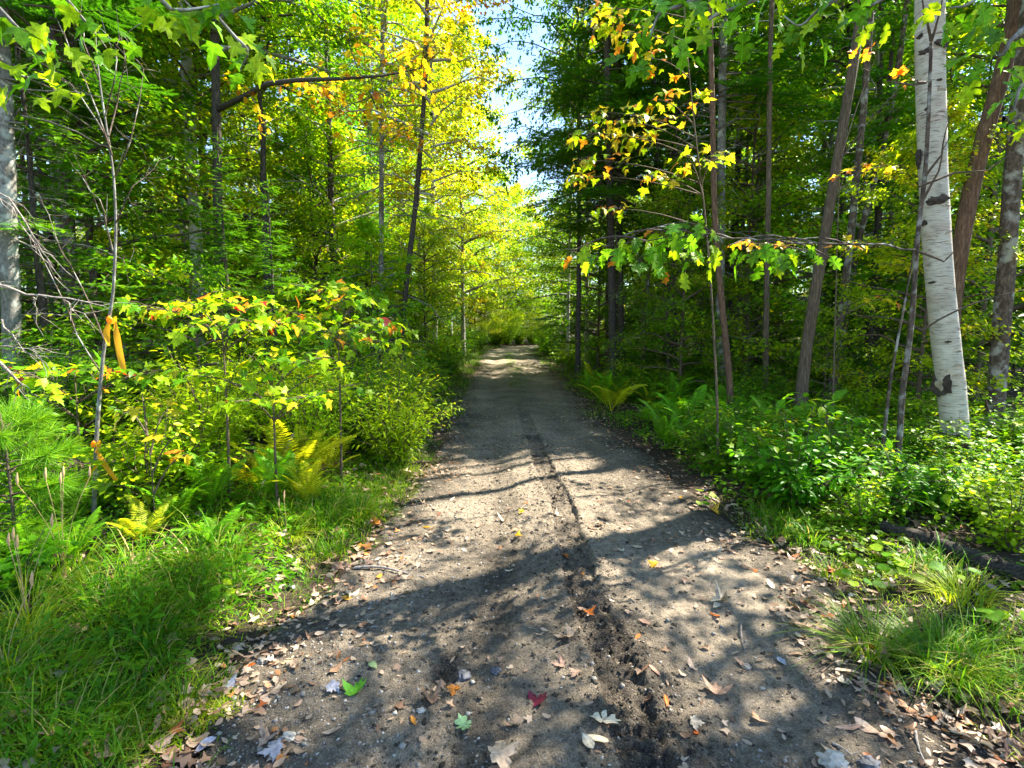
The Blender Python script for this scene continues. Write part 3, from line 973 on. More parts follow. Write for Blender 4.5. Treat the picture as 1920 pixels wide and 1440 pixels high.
r = np.random.default_rng(19)
for k in range(26):
    py = r.uniform(60, 860); side = r.uniform(-1.0, 1.0)
    p, a = trunk_face(bpath, brad, py, 4.85, side, birch)
    n = 7; u = np.linspace(0, 1, n); L = r.uniform(0.04, 0.13); hh = r.uniform(0.006, 0.022)
    curl = r.uniform(0.3, 1.0)
    rr_ = np.interp(pix(1750, py, 4.85)[2], bpath[:, 2], brad)
    an = u * L / rr_
    off = 0.002 + 0.03 * curl * u ** 3
    up_ = 0.02 * r.normal() * u
    lo = np.stack([(rr_ + off) * np.cos(an) - rr_, (rr_ + off) * np.sin(an), up_ - hh * (1 - 0.6 * u)], -1)
    hi = np.stack([(rr_ + off * 0.6) * np.cos(an) - rr_, (rr_ + off * 0.6) * np.sin(an), up_ + hh * (1 - 0.6 * u)], -1)
    cb = Buf(); cb.add(np.concatenate([lo, hi]), np.stack([np.arange(n - 1), np.arange(1, n), np.arange(n + 1, 2 * n), np.arange(n, 2 * n - 1)], 1))
    c = cb.build('bark_curl', MATS['wound_wood' if k % 3 else 'bark_birch'], birch, True)
    c.matrix_local = Matrix.Translation(Vector(p)) @ Matrix.Rotation(a, 4, 'Z')

feature_tree('leaning_hardwood', 'thick furrowed brown trunk leaning outward, left of the white birch', [(1497, 790), (1512, 650), (1540, 480), (1562, 350), (1600, 120), (1612, 40)], 7.0, 24, 'bark_furrowed', 8.5, 'hw_slim', 6.2, 0.22)
feature_tree('slim_hardwood', 'slim pale-streaked trunk just right of the thick furrowed leaning trunk', [(1556, 760), (1572, 620), (1592, 480), (1606, 330), (1622, 180), (1632, 30)], 8.0, 16, 'bark_mottled', 9.0, 'hw_slim', 6.8, 0.22)
feature_tree('leaning_hardwood', 'thin dark trunk leaning hard towards the white birch crown', [(1590, 560), (1612, 440), (1650, 300), (1672, 200), (1690, 90)], 9.0, 13, 'bark_mottled', 13, 'hw_slim', 10.5, 0.22)
feature_tree('red_brown_hardwood', 'reddish brown mottled trunk crossing behind the white birch', [(1770, 780), (1782, 620), (1795, 500), (1812, 400), (1835, 290), (1868, 180), (1890, 100)], 6.1, 36, 'bark_red_brown', 13, 'hw_slim', 8.0, 0.4)
feature_tree('lichen_hardwood', 'lichen mottled dark trunk right of the white birch at the frame edge', [(1856, 860), (1872, 700), (1888, 480), (1898, 330), (1912, 180)], 5.9, 38, 'bark_mottled', 13, 'hw_slim', 8.0, 0.4)
feature_tree('grey_conifer', 'straight grey trunk standing alone between the track and leaning trunks', [(1352, 720), (1350, 560), (1352, 300), (1356, 40)], 9.6, 18, 'bark_grey', 13, 'fir_tall', 3.6, 0.85, twigs=(1.0, 5.0, 26, 1.0))
feature_tree('dark_conifer', 'dark spruce trunk overhanging the right edge of the track', [(1150, 690), (1145, 420), (1138, 80)], 12.0, 15, 'bark_dark', 13, 'hemlock', 3.2, 0.95, mats={'crown': 'needle_dark'})
feature_tree('slim_conifer', 'slimmer dark trunk paired close behind the overhanging spruce', [(1166, 680), (1163, 500), (1160, 300)], 12.8, 12, 'bark_dark', 9, 'fir_mid', 3.4, 0.9)
feature_tree('dark_conifer', 'stout dark trunk in shade between overhanging spruce and straight grey trunk', [(1262, 690), (1263, 560), (1266, 300)], 12.5, 18, 'bark_dark', 12, 'fir_tall', 1.5, 0.9, twigs=(0.8, 4.0, 22, 1.0))
feature_tree('thin_hardwood', 'thin straight brown stem left of the thick furrowed trunk', [(1436, 780), (1436, 620), (1440, 420), (1444, 100)], 8.6, 12, 'bark_furrowed', 9, 'hw_slim', 5.0, 0.36)
feature_tree('thin_hardwood', 'thin rust-brown stem in front of the straight grey trunk', [(1372, 800), (1366, 680), (1352, 560), (1340, 420)], 7.4, 13, 'bark_red_brown', 7, 'hw_slim', 4.6, 0.28)
feature_tree('thin_hardwood', 'thin dark stem behind the slim pale-streaked trunk', [(1640, 720), (1642, 560), (1648, 300), (1650, 80)], 9.5, 14, 'bark_dark', 9, 'hw_slim', 0.2, 0.7)
# left side
feature_tree('grey_conifer', 'grey lichened trunk with dead twigs at the left frame edge', [(25, 780), (20, 560), (12, 300), (0, 20)], 6.0, 40, 'bark_grey', 11, 'fir_tall', 2.8, 0.85, twigs=(0.5, 3.6, 34, 1.2))
feature_tree('brown_conifer', 'brown trunk with a tangle of dead twigs, second from left frame edge', [(150, 720), (138, 540), (118, 300), (108, 100)], 8.0, 28, 'bark_mottled', 11, 'fir_tall', 2.6, 0.9, twigs=(0.6, 4.0, 40, 1.3))
l3, l3p, l3r = feature_tree('dark_hardwood', 'dark trunk with one long bare limb reaching over towards the track', [(412, 660), (410, 480), (406, 250), (402, 20)], 8.6, 20, 'bark_dark', 11, 'hw_tall', 2.5, 0.8, mats={'crown': 'leaf_lime'})
feature_tree('grey_birch', 'pale grey birch trunk half hidden left of the dark limbed trunk', [(378, 700), (372, 520), (356, 250), (345, 20)], 10.5, 26, 'bark_pale', 12, 'hw_tall', 2.5, 0.85, mats={'crown': 'leaf_lime'})
feature_tree('grey_hardwood', 'tall straight grey trunk in the sunlit yellow-green leaves left of track', [(714, 640), (715, 420), (716, 200), (718, 0)], 11.0, 10, 'bark_grey', 14, 'hw_slim', 2.4, 0.9, mats={'crown': 'leaf_yellow'})
feature_tree('bare_conifer', 'thin dark leaning trunk with drooping bare twigs near the track', [(752, 640), (762, 530), (780, 380), (790, 260), (798, 140)], 10.4, 11, 'bark_dark', 11, 'hw_slim', 1.2, 0.9, mats={'crown': 'leaf_golden'}, twigs=(1.5, 6.0, 44, 1.5))
feature_tree('thin_hardwood', 'thin grey trunk left of the tall straight grey one', [(684, 640), (686, 560), (690, 400), (692, 150)], 16, 12, 'bark_grey', 12, 'hw_slim', 0, 1.0, mats={'crown': 'leaf_lime'})
feature_tree('thin_hardwood', 'pale thin trunk closest to the track among the yellow leaves', [(816, 640), (815, 540), (812, 400), (812, 200)], 19, 10, 'bark_pale', 12, 'hw_slim', 0, 1.0, mats={'crown': 'leaf_yellow'})
feature_tree('thin_hardwood', 'thin dark trunk in shade behind the maple saplings', [(628, 660), (627, 560), (622, 420), (618, 250)], 12, 14, 'bark_dark', 10, 'hw_slim', 0, 0.85)
feature_tree('thin_hardwood', 'thin dark trunk right of the dark limbed trunk, deep in leaves', [(500, 660), (500, 520), (496, 350), (492, 200)], 12.5, 14, 'bark_dark', 11, 'hw_slim', 0.5, 0.9, mats={'crown': 'leaf_lime'})

# the long bare limb of the dark trunk
limb = np.array([pix(408, 205, 8.6), pix(455, 182, 8.0), pix(500, 158, 7.4), pix(560, 150, 6.9), pix(640, 148, 6.5), pix(720, 142, 6.2), pix(790, 128, 6.0)])
b = Buf(); b.tube(limb - np.array(l3.location), [0.05, 0.042, 0.034, 0.027, 0.020, 0.013, 0.005], 6, rough=0.08, seed=4)
b.build('limb', MATS['bark_dark'], l3, True)
lb, lw = Buf(), Buf()
r = np.random.default_rng(77)
for i in range(2, 7):
    for k in range(5):
        d = nrm(np.array([r.uniform(-0.1, 0.9), r.normal(0, 0.7), r.normal(-0.1, 0.4)])); l = r.uniform(0.3, 0.8)
        p0 = limb[i] + (limb[i - 1] - limb[i]) * r.random()
        lw.tube(np.stack([p0, p0 + d * l * 0.5 + r.normal(0, 0.03, 3), p0 + d * l]) - np.array(l3.location), [0.006, 0.005, 0.002], 3, cap=False)
        n = 9
        P = p0 + d * l * r.uniform(0.3, 1.05, n)[:, None] + r.normal(0, 0.06, (n, 3)) - np.array(l3.location)
        dd = np.stack([r.normal(0, 1, n), r.normal(0, 1, n), r.normal(-0.5, 0.3, n)], -1)
        lb.place(*T_OAK, P, dd, rand_up(n, 0.5, r), 0.12 * r.uniform(0.7, 1.1, n), np.clip(r.uniform(0.2, 1.0, n), 0, 1))
lw.build('twigs', MATS['bark_dark'], l3, kind='stuff')
lb.build('limb_leaves', MATS['leaf_golden'], l3, kind='stuff')


# ------------------------------------------------------------------ saplings whose leaves can be picked apart
def leaf_mesh(nm, T, mat):
    b = Buf(); b.add(T[0], T[1])
    return b.mesh(nm, MATS[mat], True)


def warp(T, bend, cup, twist):
    V = T[0].copy()
    V[:, 2] += cup * V[:, 0] ** 2 - bend * 0.35 * np.maximum(V[:, 1], 0) ** 2 + twist * V[:, 0] * V[:, 1] + 0.03 * np.sin(V[:, 1] * 11 + V[:, 0] * 9)
    V[:, 0] *= 1 + 0.12 * twist + 0.08 * np.sign(V[:, 0]) * cup
    return V, T[1]


LM = {}
for c in ('green', 'lime', 'yellow', 'orange', 'red'):
    LM['maple', c] = [leaf_mesh('leaf', warp(T, *w), 'single_' + c) for T, w in ((T_MAPLE, (0.5, 0.1, 0.0)), (T_MAPLE2, (0.9, -0.2, 0.25)), (T_MAPLE, (0.2, 0.5, -0.3)), (T_MAPLE2, (1.3, 0.3, 0.15)))]
    LM['oak', c] = [leaf_mesh('leaf', warp(T_OAK, *w), 'single_' + c) for w in ((0.3, 0.3, 0.1), (0.9, -0.2, -0.2), (0.5, 0.6, 0.3))]
    LM['ovate', c] = [leaf_mesh('leaf', T_OVATE, 'single_' + c)]
    LM['round', c] = [leaf_mesh('leaf', T_ROUND, 'single_' + c)]


def leaf_obj(kind, col, pos, d, up, s, parent, r):
    ms = LM[kind, col]
    o = link('leaf', ms[r.integers(len(ms))], parent)
    y = nrm(np.asarray(d, float)); x = nrm(np.cross(y, up)); z = np.cross(x, y)
    M = Matrix(((x[0] * s, y[0] * s, z[0] * s, pos[0]), (x[1] * s, y[1] * s, z[1] * s, pos[1]), (x[2] * s, y[2] * s, z[2] * s, pos[2]), (0, 0, 0, 1)))
    o.matrix_local = M
    return o


def spray_plant(name, label, cat, stem_px, Y, sprays, kind, leaf, palette, seed, stem_r=0.012, bark='twig_brown', group=None, droop=0.35, dens=1.6, limb=None):
    """stem through photograph points; sprays = [(px, py, dY, n_leaves, width_m)]: a flat layer of leaves centred there"""
    r = np.random.default_rng(seed)
    path = px_path(stem_px, Y, step=0.1)
    base = path[0].copy(); base[2] += 0.25
    root = thing(name, label, cat, tuple(base), group=group)
    wb = Buf(); s = np.linspace(0, 1, len(path))
    wb.tube(path - base, stem_r * (1.15 - 0.85 * s), 6, rough=0.05, seed=seed)
    anchors = path - base
    if limb:
        lp = np.array([pix(*q) for q in limb]) - base
        t2 = np.linspace(0, 1, 26)
        lp = np.stack([np.interp(t2, np.linspace(0, 1, len(lp)), lp[:, k]) for k in range(3)], -1) + r.normal(0, 0.006, (26, 3))
        wb.tube(lp, stem_r * 0.55 * (1.1 - 0.85 * t2), 5)
        anchors = lp
    cols, wts = zip(*palette)
    wts = np.array(wts) / sum(wts)
    for (px, py, dY, n, wid) in sprays:
        c = pix(px, py, Y + dY) - base
        if limb:
            i = np.argmin(np.linalg.norm(anchors - c, axis=1)); i = max(0, i - 3)
        else:
            i = np.argmin(np.abs(anchors[:, 2] - (c[2] - 0.22)) + 0.15 * np.linalg.norm(anchors[:, :2] - c[:2], axis=1))
        a = anchors[i]
        d = c - a; dh = np.array([d[0], d[1], 0]); L = max(np.linalg.norm(dh), 0.05); dh = dh / L
        ss = np.linspace(0, 1, 6)
        end = c + dh * wid * 0.45
        br = a + (end - a) * ss[:, None] + np.array([0, 0, 0.06]) * np.sin(ss * math.pi)[:, None]
        wb.tube(br, 0.005 * (1.2 - ss) + 0.0012, 4, cap=False)
        sd = np.array([-dh[1], dh[0], 0])
        for k in range(int(n * dens)):
            # positions on an ellipse round the centre, joined to the branch by a twig
            q = math.sqrt(r.random()); an = r.uniform(0, 2 * math.pi)
            p = c + dh * (q * math.cos(an) * wid * 0.6) + sd * (q * math.sin(an) * wid * 0.5) + np.array([0, 0, r.normal(0, 0.022) - droop * 0.25 * q * q * wid])
            near = br[np.argmin(np.linalg.norm(br - p, axis=1))]
            if k % 2 == 0:
                wb.tube(np.stack([near, (near + p) / 2 + [0, 0, 0.012], p]), [0.0022, 0.0018, 0.0012], 3, cap=False)
            dd = nrm(p - near + dh * 0.03 + r.normal(0, 0.02, 3)); dd[2] -= droop + r.normal(0, 0.22)
            up = nrm(np.array([r.normal(0, 0.42), r.normal(0, 0.42) - 0.12, 1.0]))
            col = cols[r.choice(len(cols), p=wts)]
            leaf_obj(kind, col, p, dd, up, leaf * r.uniform(0.45, 1.2), root, r)
    wb.build('stem', MATS[bark], root, True)
    return root


GREENISH = [('green', 3), ('lime', 6), ('yellow', 0.5), ('orange', 0.15)]
TURNING = [('lime', 7), ('yellow', 1.0), ('orange', 0.7), ('red', 0.25), ('green', 4)]
spray_plant('maple_sapling', 'maple sapling with lime and orange layered leaves, highest of the left saplings', 'sapling', [(640, 900), (638, 740), (632, 560)], 4.4,
            [(600, 535, -0.1, 18, 0.55), (655, 560, 0.1, 18, 0.5), (560, 580, 0, 16, 0.5), (690, 600, 0, 16, 0.5), (620, 620, -0.3, 18, 0.55), (700, 640, -0.2, 12, 0.4), (730, 615, 0.2, 10, 0.35)], 'maple', 0.092, TURNING, 401, dens=2.0)
spray_plant('maple_sapling', 'maple sapling with yellow-green leaves right of the upper orange ribbon', 'sapling', [(430, 900), (425, 740), (415, 600)], 3.7,
            [(280, 572, 0, 8, 0.3), (330, 580, -0.1, 12, 0.4), (395, 565, 0, 15, 0.45), (455, 560, 0.1, 15, 0.45), (440, 600, -0.2, 14, 0.45), (500, 605, 0, 12, 0.4), (370, 612, -0.3, 8, 0.3)], 'maple', 0.086, TURNING, 402, dens=2.0)
spray_plant('maple_sapling', 'low maple sapling with green leaves under the orange-tinted layers', 'sapling', [(520, 960), (515, 820), (510, 700)], 3.6,
            [(360, 690, 0, 12, 0.4), (420, 700, -0.2, 14, 0.45), (500, 665, 0, 16, 0.5), (560, 670, 0, 14, 0.45), (600, 690, 0.2, 12, 0.4), (470, 745, -0.3, 12, 0.4), (560, 740, -0.2, 12, 0.4), (640, 720, 0.2, 10, 0.4)], 'maple', 0.088, GREENISH, 403, dens=1.8)
spray_plant('maple_sapling', 'maple sapling with reddish tips behind the lower orange ribbon', 'sapling', [(150, 960), (148, 820), (140, 700)], 3.9,
            [(60, 690, 0, 14, 0.45), (110, 700, -0.1, 16, 0.5), (180, 690, 0, 14, 0.45), (250, 700, 0, 12, 0.4), (90, 740, -0.2, 12, 0.4), (20, 720, 0, 8, 0.35), (300, 690, 0, 9, 0.35)], 'maple', 0.095, TURNING, 404)
spray_plant('maple_sapling', 'small sapling with golden yellow leaves between the two orange ribbons', 'sapling', [(290, 980), (285, 860), (270, 780)], 3.1,
            [(245, 770, 0, 4, 0.14), (268, 745, 0.1, 4, 0.16), (320, 815, 0, 4, 0.14), (335, 850, 0, 4, 0.14), (300, 770, 0.1, 4, 0.15)], 'maple', 0.085, [('yellow', 5), ('orange', 2), ('lime', 2)], 405, 0.005, dens=1.2)
spray_plant('slender_maple', 'slender maple with golden orange leaf layers over the right verge', 'sapling', [(1345, 760), (1335, 560), (1322, 400), (1300, 220), (1285, 60), (1280, -60)], 5.0,
            [(1270, 185, 0, 14, 0.5), (1210, 230, -0.1, 18, 0.6), (1160, 210, 0, 12, 0.45), (1130, 300, 0, 13, 0.5), (1180, 255, 0, 12, 0.45), (1230, 330, 0, 10, 0.4), (1100, 250, 0.2, 9, 0.4), (1300, 300, -0.2, 9, 0.4), (1150, 390, 0.1, 8, 0.35), (1100, 330, 0.2, 8, 0.35), (1210, 60, 0, 14, 0.55), (1160, 40, 0.1, 12, 0.5), (1250, 110, 0, 12, 0.5), (1330, 290, -0.1, 8, 0.35), (1120, 20, 0.2, 8, 0.4)],
            'maple', 0.088, [('yellow', 5), ('orange', 1.5), ('lime', 6)], 406, 0.011, 'twig_brown', dens=2.3)
spray_plant('oak_sapling', 'young oak in front of birch holding broad green leaves over the verge', 'sapling', [(1655, 840), (1668, 720), (1690, 600), (1706, 520), (1714, 465)], 4.2,
            [(1490, 470, -0.7, 8, 0.4), (1440, 475, -0.8, 7, 0.35), (1400, 462, -0.8, 6, 0.3), (1290, 425, -0.9, 10, 0.4), (1240, 440, -0.9, 11, 0.4), (1180, 460, -0.9, 9, 0.35), (1310, 470, -1.0, 8, 0.3), (1120, 470, -0.9, 8, 0.35), (1240, 490, -0.9, 7, 0.35)],
            'oak', 0.125, [('green', 6), ('lime', 2), ('orange', 0.25)], 407, 0.016, 'bark_mottled', droop=0.3, limb=[(1714, 470, 4.2), (1640, 458, 3.9), (1500, 456, 3.5), (1370, 448, 3.3), (1270, 442, 3.25), (1130, 462, 3.2)])
spray_plant('orange_sapling', 'thin sapling with orange and yellow leaves in front of leaning trunks', 'sapling', [(1560, 800), (1565, 640), (1570, 450), (1575, 300)], 5.6,
            [(1400, 455, 0, 7, 0.3), (1440, 460, 0, 6, 0.3), (1470, 450, 0, 5, 0.25), (1580, 325, 0, 7, 0.3), (1640, 310, 0, 7, 0.3), (1690, 145, 0, 5, 0.25), (1620, 100, 0, 6, 0.3), (1590, 455, 0, 6, 0.3), (1650, 560, 0, 5, 0.25)],
            'maple', 0.085, [('yellow', 4), ('orange', 4), ('lime', 2)], 408, 0.01)
spray_plant('hobblebush', 'low bush with broad pale green leaves below the leaning trunks', 'shrub', [(1560, 900), (1556, 830), (1550, 770)], 4.6,
            [(1500, 745, 0, 6, 0.3), (1550, 760, 0, 8, 0.35), (1600, 780, 0, 7, 0.3), (1570, 810, -0.2, 8, 0.35), (1520, 800, -0.2, 6, 0.3), (1630, 830, -0.3, 6, 0.3), (1570, 860, -0.3, 8, 0.35), (1500, 860, -0.3, 7, 0.3)], 'ovate', 0.14, [('green', 4), ('lime', 3)], 409, 0.006)
spray_plant('hobblebush', 'broad-leaved green bush beside the foot of the white birch', 'shrub', [(1690, 990), (1680, 930), (1670, 870)], 3.7,
            [(1640, 870, 0, 8, 0.3), (1690, 880, 0, 8, 0.3), (1620, 910, -0.1, 6, 0.25), (1700, 930, -0.2, 8, 0.3), (1660, 840, 0.2, 7, 0.3), (1740, 900, -0.1, 6, 0.25)], 'ovate', 0.085, [('green', 5), ('lime', 2)], 410, 0.006)

# trees just outside the frame whose lowest boughs hang into it
def overhang(name, label, base_xy, H, boughs, seed, kind, leaf, palette, bark, crown=None):
    r = np.random.default_rng(seed)
    bx, by = base_xy
    base = np.array([bx, by, sz(bx, by)])
    root = thing(name, label, 'tree', tuple(base))
    tb = Buf(); s = np.linspace(0, 1, 14)
    tb.tube(np.stack([0.1 * np.sin(s * 3), 0.05 * np.cos(s * 4), -0.25 + H * s], -1), 0.13 * (1.1 - 0.75 * s), 12, rough=0.08, seed=seed)
    tb.build('trunk', MATS[bark], root, True)
    cols, wts = zip(*palette); wts = np.array(wts) / sum(wts)
    for (targets) in boughs:
        P = [pix(*q) - base for q in targets]
        zt = max(P[0][2] + 2.2, 1.6)
        a = np.array([0.1 * math.sin(3 * zt / H), 0, zt])
        pts = np.array([a] + P)
        n = 12
        tt = np.linspace(0, 1, len(pts)); t2 = np.linspace(0, 1, n)
        path = np.stack([np.interp(t2, tt, pts[:, k]) for k in range(3)], -1)
        path[1:-1] = 0.25 * path[:-2] + 0.5 * path[1:-1] + 0.25 * path[2:]
        wb = Buf(); wb.tube(path, 0.010 * (1.1 - t2) + 0.002, 5)
        bough = wb.build('bough', MATS[bark], root, True)
        for q in P:
            for k in range(r.integers(4, 7)):
                p = q + np.array([r.normal(0, 0.085), r.normal(0, 0.07), r.normal(0.0, 0.05)])
                d = nrm(np.array([r.normal(0, 0.7), r.normal(-0.1, 0.6), -0.55 + r.normal(0, 0.25)]))
                up = nrm(np.array([r.normal(0, 0.4), r.normal(0, 0.4) - 0.35, 1.0]))
                leaf_obj(kind, cols[r.choice(len(cols), p=wts)], p, d, up, leaf * r.uniform(0.75, 1.15), bough, r)
    if crown:
        for (pn, me, kd) in PROTO[crown[0]]:
            if pn != 'trunk':
                c = link(pn, me, root, Matrix.Translation((0, 0, crown[1])) @ Matrix.Scale(crown[2], 4)); c['kind'] = 'stuff'
    return root


overhang('overhanging_oak', 'oak whose broad green leaves hang in at the top right', (4.9, 3.2), 10, [
    [(1290, 10, 2.2), (1235, 20, 2.3), (1215, 80, 2.35)], [(1400, 10, 2.3), (1345, 25, 2.35), (1300, 60, 2.4)], [(1560, 5, 2.5), (1530, 20, 2.5), (1500, 55, 2.6), (1470, 30, 2.6)],
    [(1640, 10, 2.4), (1600, 20, 2.5)], [(1900, 60, 2.3), (1880, 110, 2.3), (1860, 90, 2.4)], [(1915, 150, 2.2), (1900, 210, 2.2)], [(1820, 10, 2.5), (1780, 15, 2.6)]], 501, 'oak', 0.11, [('green', 5), ('lime', 2)], 'bark_grey', ('hw_tall', 1.9, 0.65))  # the crown above the frame is added to shade the nearest earth
overhang('overhanging_maple', 'maple whose broad green leaves hang in at the top left', (-3.4, 1.0), 9, [
    [(300, 15, 2.4), (345, 20, 2.4), (375, 15, 2.45), (410, 8, 2.5)], [(20, 50, 2.6), (60, 60, 2.6), (100, 85, 2.7)], [(430, 60, 3.0), (470, 95, 3.0), (450, 130, 3.1)], [(160, 40, 2.8), (200, 90, 2.9)], [(20, 140, 2.6), (90, 150, 2.8)]], 502, 'maple', 0.11, [('green', 5), ('lime', 3)], 'bark_grey')

# ------------------------------------------------------------------ the bare sapling with the two ribbons
path = px_path([(175, 1000), (178, 900), (183, 780), (196, 640), (212, 560), (218, 430), (214, 330), (200, 240), (186, 150), (178, 60)], 3.3, step=0.06)
base = path[0].copy(); base[2] += 0.25
rs = thing('bare_sapling', 'thin bare grey sapling carrying two orange ribbons', 'sapling', tuple(base))
b = Buf(); s = np.linspace(0, 1, len(path))
b.tube(path - base, 0.0125 * (1.1 - 0.9 * s) + 0.001, 8, rough=0.06, seed=3)
b.build('stem', MATS['bark_grey'], rs, True)
tw = [[(216, 330), (235, 380 - 90), (262, 200), (270, 130)], [(210, 290), (180, 200), (150, 130), (120, 60)], [(204, 255), (222, 180), (232, 110), (228, 60)], [(216, 420), (245, 360), (300, 300)], [(196, 640), (165, 560), (120, 480), (90, 400)], [(190, 700), (150, 640), (120, 560), (60, 440), (20, 300)], [(206, 270), (160, 190), (100, 130)], [(196, 220), (215, 150), (220, 70)], [(186, 150), (160, 90), (150, 30)], [(214, 480), (190, 380), (150, 330)]]
r = np.random.default_rng(5)
b = Buf()
for w in tw:
    P = np.array([pix(px, py, 3.3 + 0.12 * k * r.normal()) for k, (px, py) in enumerate(w)]) - base
    ss = np.linspace(0, 1, 8)
    Q = np.stack([np.interp(ss, np.linspace(0, 1, len(P)), P[:, k]) for k in range(3)], -1) + r.normal(0, 0.006, (8, 3)) * ss[:, None]
    b.tube(Q, 0.0036 * (1.15 - ss) + 0.001, 5)
    for k in range(7):
        q = Q[r.integers(2, 8)]; d = nrm(Q[-1] - Q[-3] + r.normal(0, 0.05, 3)); d = nrm(d + r.normal(0, 0.5, 3)); l = r.uniform(0.08, 0.28)
        b.tube(np.stack([q, q + d * l * 0.5, q + d * l + r.normal(0, 0.01, 3)]), [0.002, 0.0016, 0.0008], 3, cap=False)
b.build('twigs', MATS['bark_mottled'], rs, kind='stuff')


def ribbon(name, label, knot_px, tails, Y, w):
    k = pix(*knot_px, Y)
    root = thing(name, label, 'ribbon', tuple(k))
    # loop round the stem
    an = np.linspace(0, 2 * math.pi, 15)
    rr = 0.021 + 0.004 * np.sin(an * 3)
    V = []
    for dz in (-w * 0.45, w * 0.45):
        V.append(np.stack([np.cos(an) * rr, np.sin(an) * rr, dz + 0.008 * np.sin(an * 2)], -1))
    b = Buf(); n = len(an)
    b.add(np.concatenate(V), np.stack([np.arange(n - 1), np.arange(1, n), np.arange(n + 1, 2 * n), np.arange(n, 2 * n - 1)], 1))
    b.build('loop', MATS['ribbon_orange'], root, True)
    blob('knot', (0.004, -0.024, 0.004), (0.017, 0.013, 0.022), root, 'ribbon_orange', 0.4, 2, 7)
    for i, tail in enumerate(tails):
        P = np.array([pix(px, py, Y - 0.03 - 0.01 * j) for j, (px, py) in enumerate(tail)]) - k
        ss = np.linspace(0, 1, 14)
        Q = np.stack([np.interp(ss, np.linspace(0, 1, len(P)), P[:, q]) for q in range(3)], -1)
        tw_ = np.array([math.sin(3.0 * t + i) * 0.7 for t in ss])
        side = np.stack([np.cos(tw_), np.sin(tw_), 0.15 * np.sin(5 * ss)], -1)
        wid = (w * (0.35 + 0.65 * np.minimum(1, ss * 3)))[:, None] * 0.5
        b = Buf(); n = len(Q)
        mid = Q + np.array([0, -0.006, 0])
        b.add(np.concatenate([Q - side * wid, mid, Q + side * wid]),
              np.concatenate([np.stack([np.arange(n - 1), np.arange(n, 2 * n - 1), np.arange(n + 1, 2 * n), np.arange(1, n)], 1), np.stack([np.arange(n, 2 * n - 1), np.arange(2 * n, 3 * n - 1), np.arange(2 * n + 1, 3 * n), np.arange(n + 1, 2 * n)], 1)]))
        b.build('tail', MATS['ribbon_orange'], root, True)


ribbon('flagging_ribbon', 'orange ribbon tied high on the bare sapling, long tail hanging', (210, 600), [[(216, 603), (219, 630), (224, 660), (231, 692)], [(204, 604), (199, 625), (204, 648)]], 3.3, 0.036)
ribbon('flagging_ribbon', 'orange ribbon tied low on the bare sapling, tails splayed sideways', (181, 832), [[(180, 840), (190, 862), (204, 882), (217, 900)], [(184, 870), (172, 882), (160, 906)], [(186, 826), (183, 840), (178, 848)]], 3.3, 0.030)

# thin stem and twigs in front of the birch
path = px_path([(1688, 800), (1692, 730), (1708, 620), (1716, 510), (1722, 420), (1735, 330), (1742, 200), (1746, 80)], 4.3, step=0.08)
base = path[0].copy(); base[2] += 0.25
st = thing('forked_sapling', 'forked grey stem climbing in front of the white birch trunk', 'sapling', tuple(base))
b = Buf(); s = np.linspace(0, 1, len(path)); b.tube(path - base, 0.024 * (1.1 - 0.62 * s), 8, rough=0.08, seed=8)
b.build('stem', MATS['bark_mottled'], st, True)
b = Buf()
for w in ([(1746, 75), (1735, 30), (1722, -40)], [(1746, 78), (1758, 40), (1775, -30)], [(1728, 380), (1760, 320), (1775, 260)], [(1735, 330), (1765, 290), (1778, 220)], [(1720, 470), (1770, 490), (1790, 470)], [(1722, 350), (1790, 325), (1850, 320), (1920, 270)], [(1728, 620), (1760, 600), (1830, 565), (1930, 540)], [(1735, 155), (1700, 160), (1660, 150)], [(1735, 155), (1715, 152)]):
    P = np.array([pix(px, py, 4.25 - 0.08 * k) for k, (px, py) in enumerate(w)]) - base
    ss = np.linspace(0, 1, 7)
    Q = np.stack([np.interp(ss, np.linspace(0, 1, len(P)), P[:, k]) for k in range(3)], -1) + r.normal(0, 0.008, (7, 3)) * ss[:, None]
    b.tube(Q, 0.011 * (1.05 - 0.8 * ss), 5)
b.build('twigs', MATS['twig_brown'], st, True, kind='stuff')

# dead grey boughs at the left edge
dl = thing('dead_bough', 'dead grey lichened bough reaching in from the left edge', 'branch', tuple(pix(-60, 600, 3.2)))
k0 = np.array(dl.location)
b = Buf()
r = np.random.default_rng(91)
for w, rad in (([(-60, 500), (0, 535), (60, 556), (120, 560), (190, 572)], 0.012), ([(-60, 620), (10, 690), (40, 720), (25, 745)], 0.012), ([(0, 600), (40, 655), (90, 680)], 0.006), ([(60, 556), (70, 575), (66, 600)], 0.004), ([(120, 560), (135, 580), (160, 590)], 0.004), ([(-60, 330), (20, 370), (80, 470), (100, 520)], 0.007), ([(-60, 300), (30, 400), (60, 460)], 0.006), ([(-60, 640), (50, 655), (75, 650)], 0.005)):
    P = np.array([pix(px, py, 3.2 + 0.05 * k) for k, (px, py) in enumerate(w)]) - k0
    ss = np.linspace(0, 1, 10)
    Q = np.stack([np.interp(ss, np.linspace(0, 1, len(P)), P[:, k]) for k in range(3)], -1) + r.normal(0, 0.006, (10, 3))
    b.tube(Q, rad * (1.1 - 0.85 * ss), 5, rough=0.15, seed=3)
    for k in range(9):
        q = Q[r.integers(2, 10)]; d = nrm(Q[-1] - Q[0] + r.normal(0, 0.25, 3)); l = r.uniform(0.05, 0.2)
        b.tube(np.stack([q, q + d * l * 0.5 + r.normal(0, 0.008, 3), q + d * l]), [0.0028, 0.002, 0.001], 3, cap=False)
b.build('twigs', MATS['dead_wood'], dl, kind='stuff')

# ------------------------------------------------------------------ forest: scattered trees
def clear_of(x, y, lst, d):
    return all((x - a) ** 2 + (y - c) ** 2 > d * d for a, c in lst)


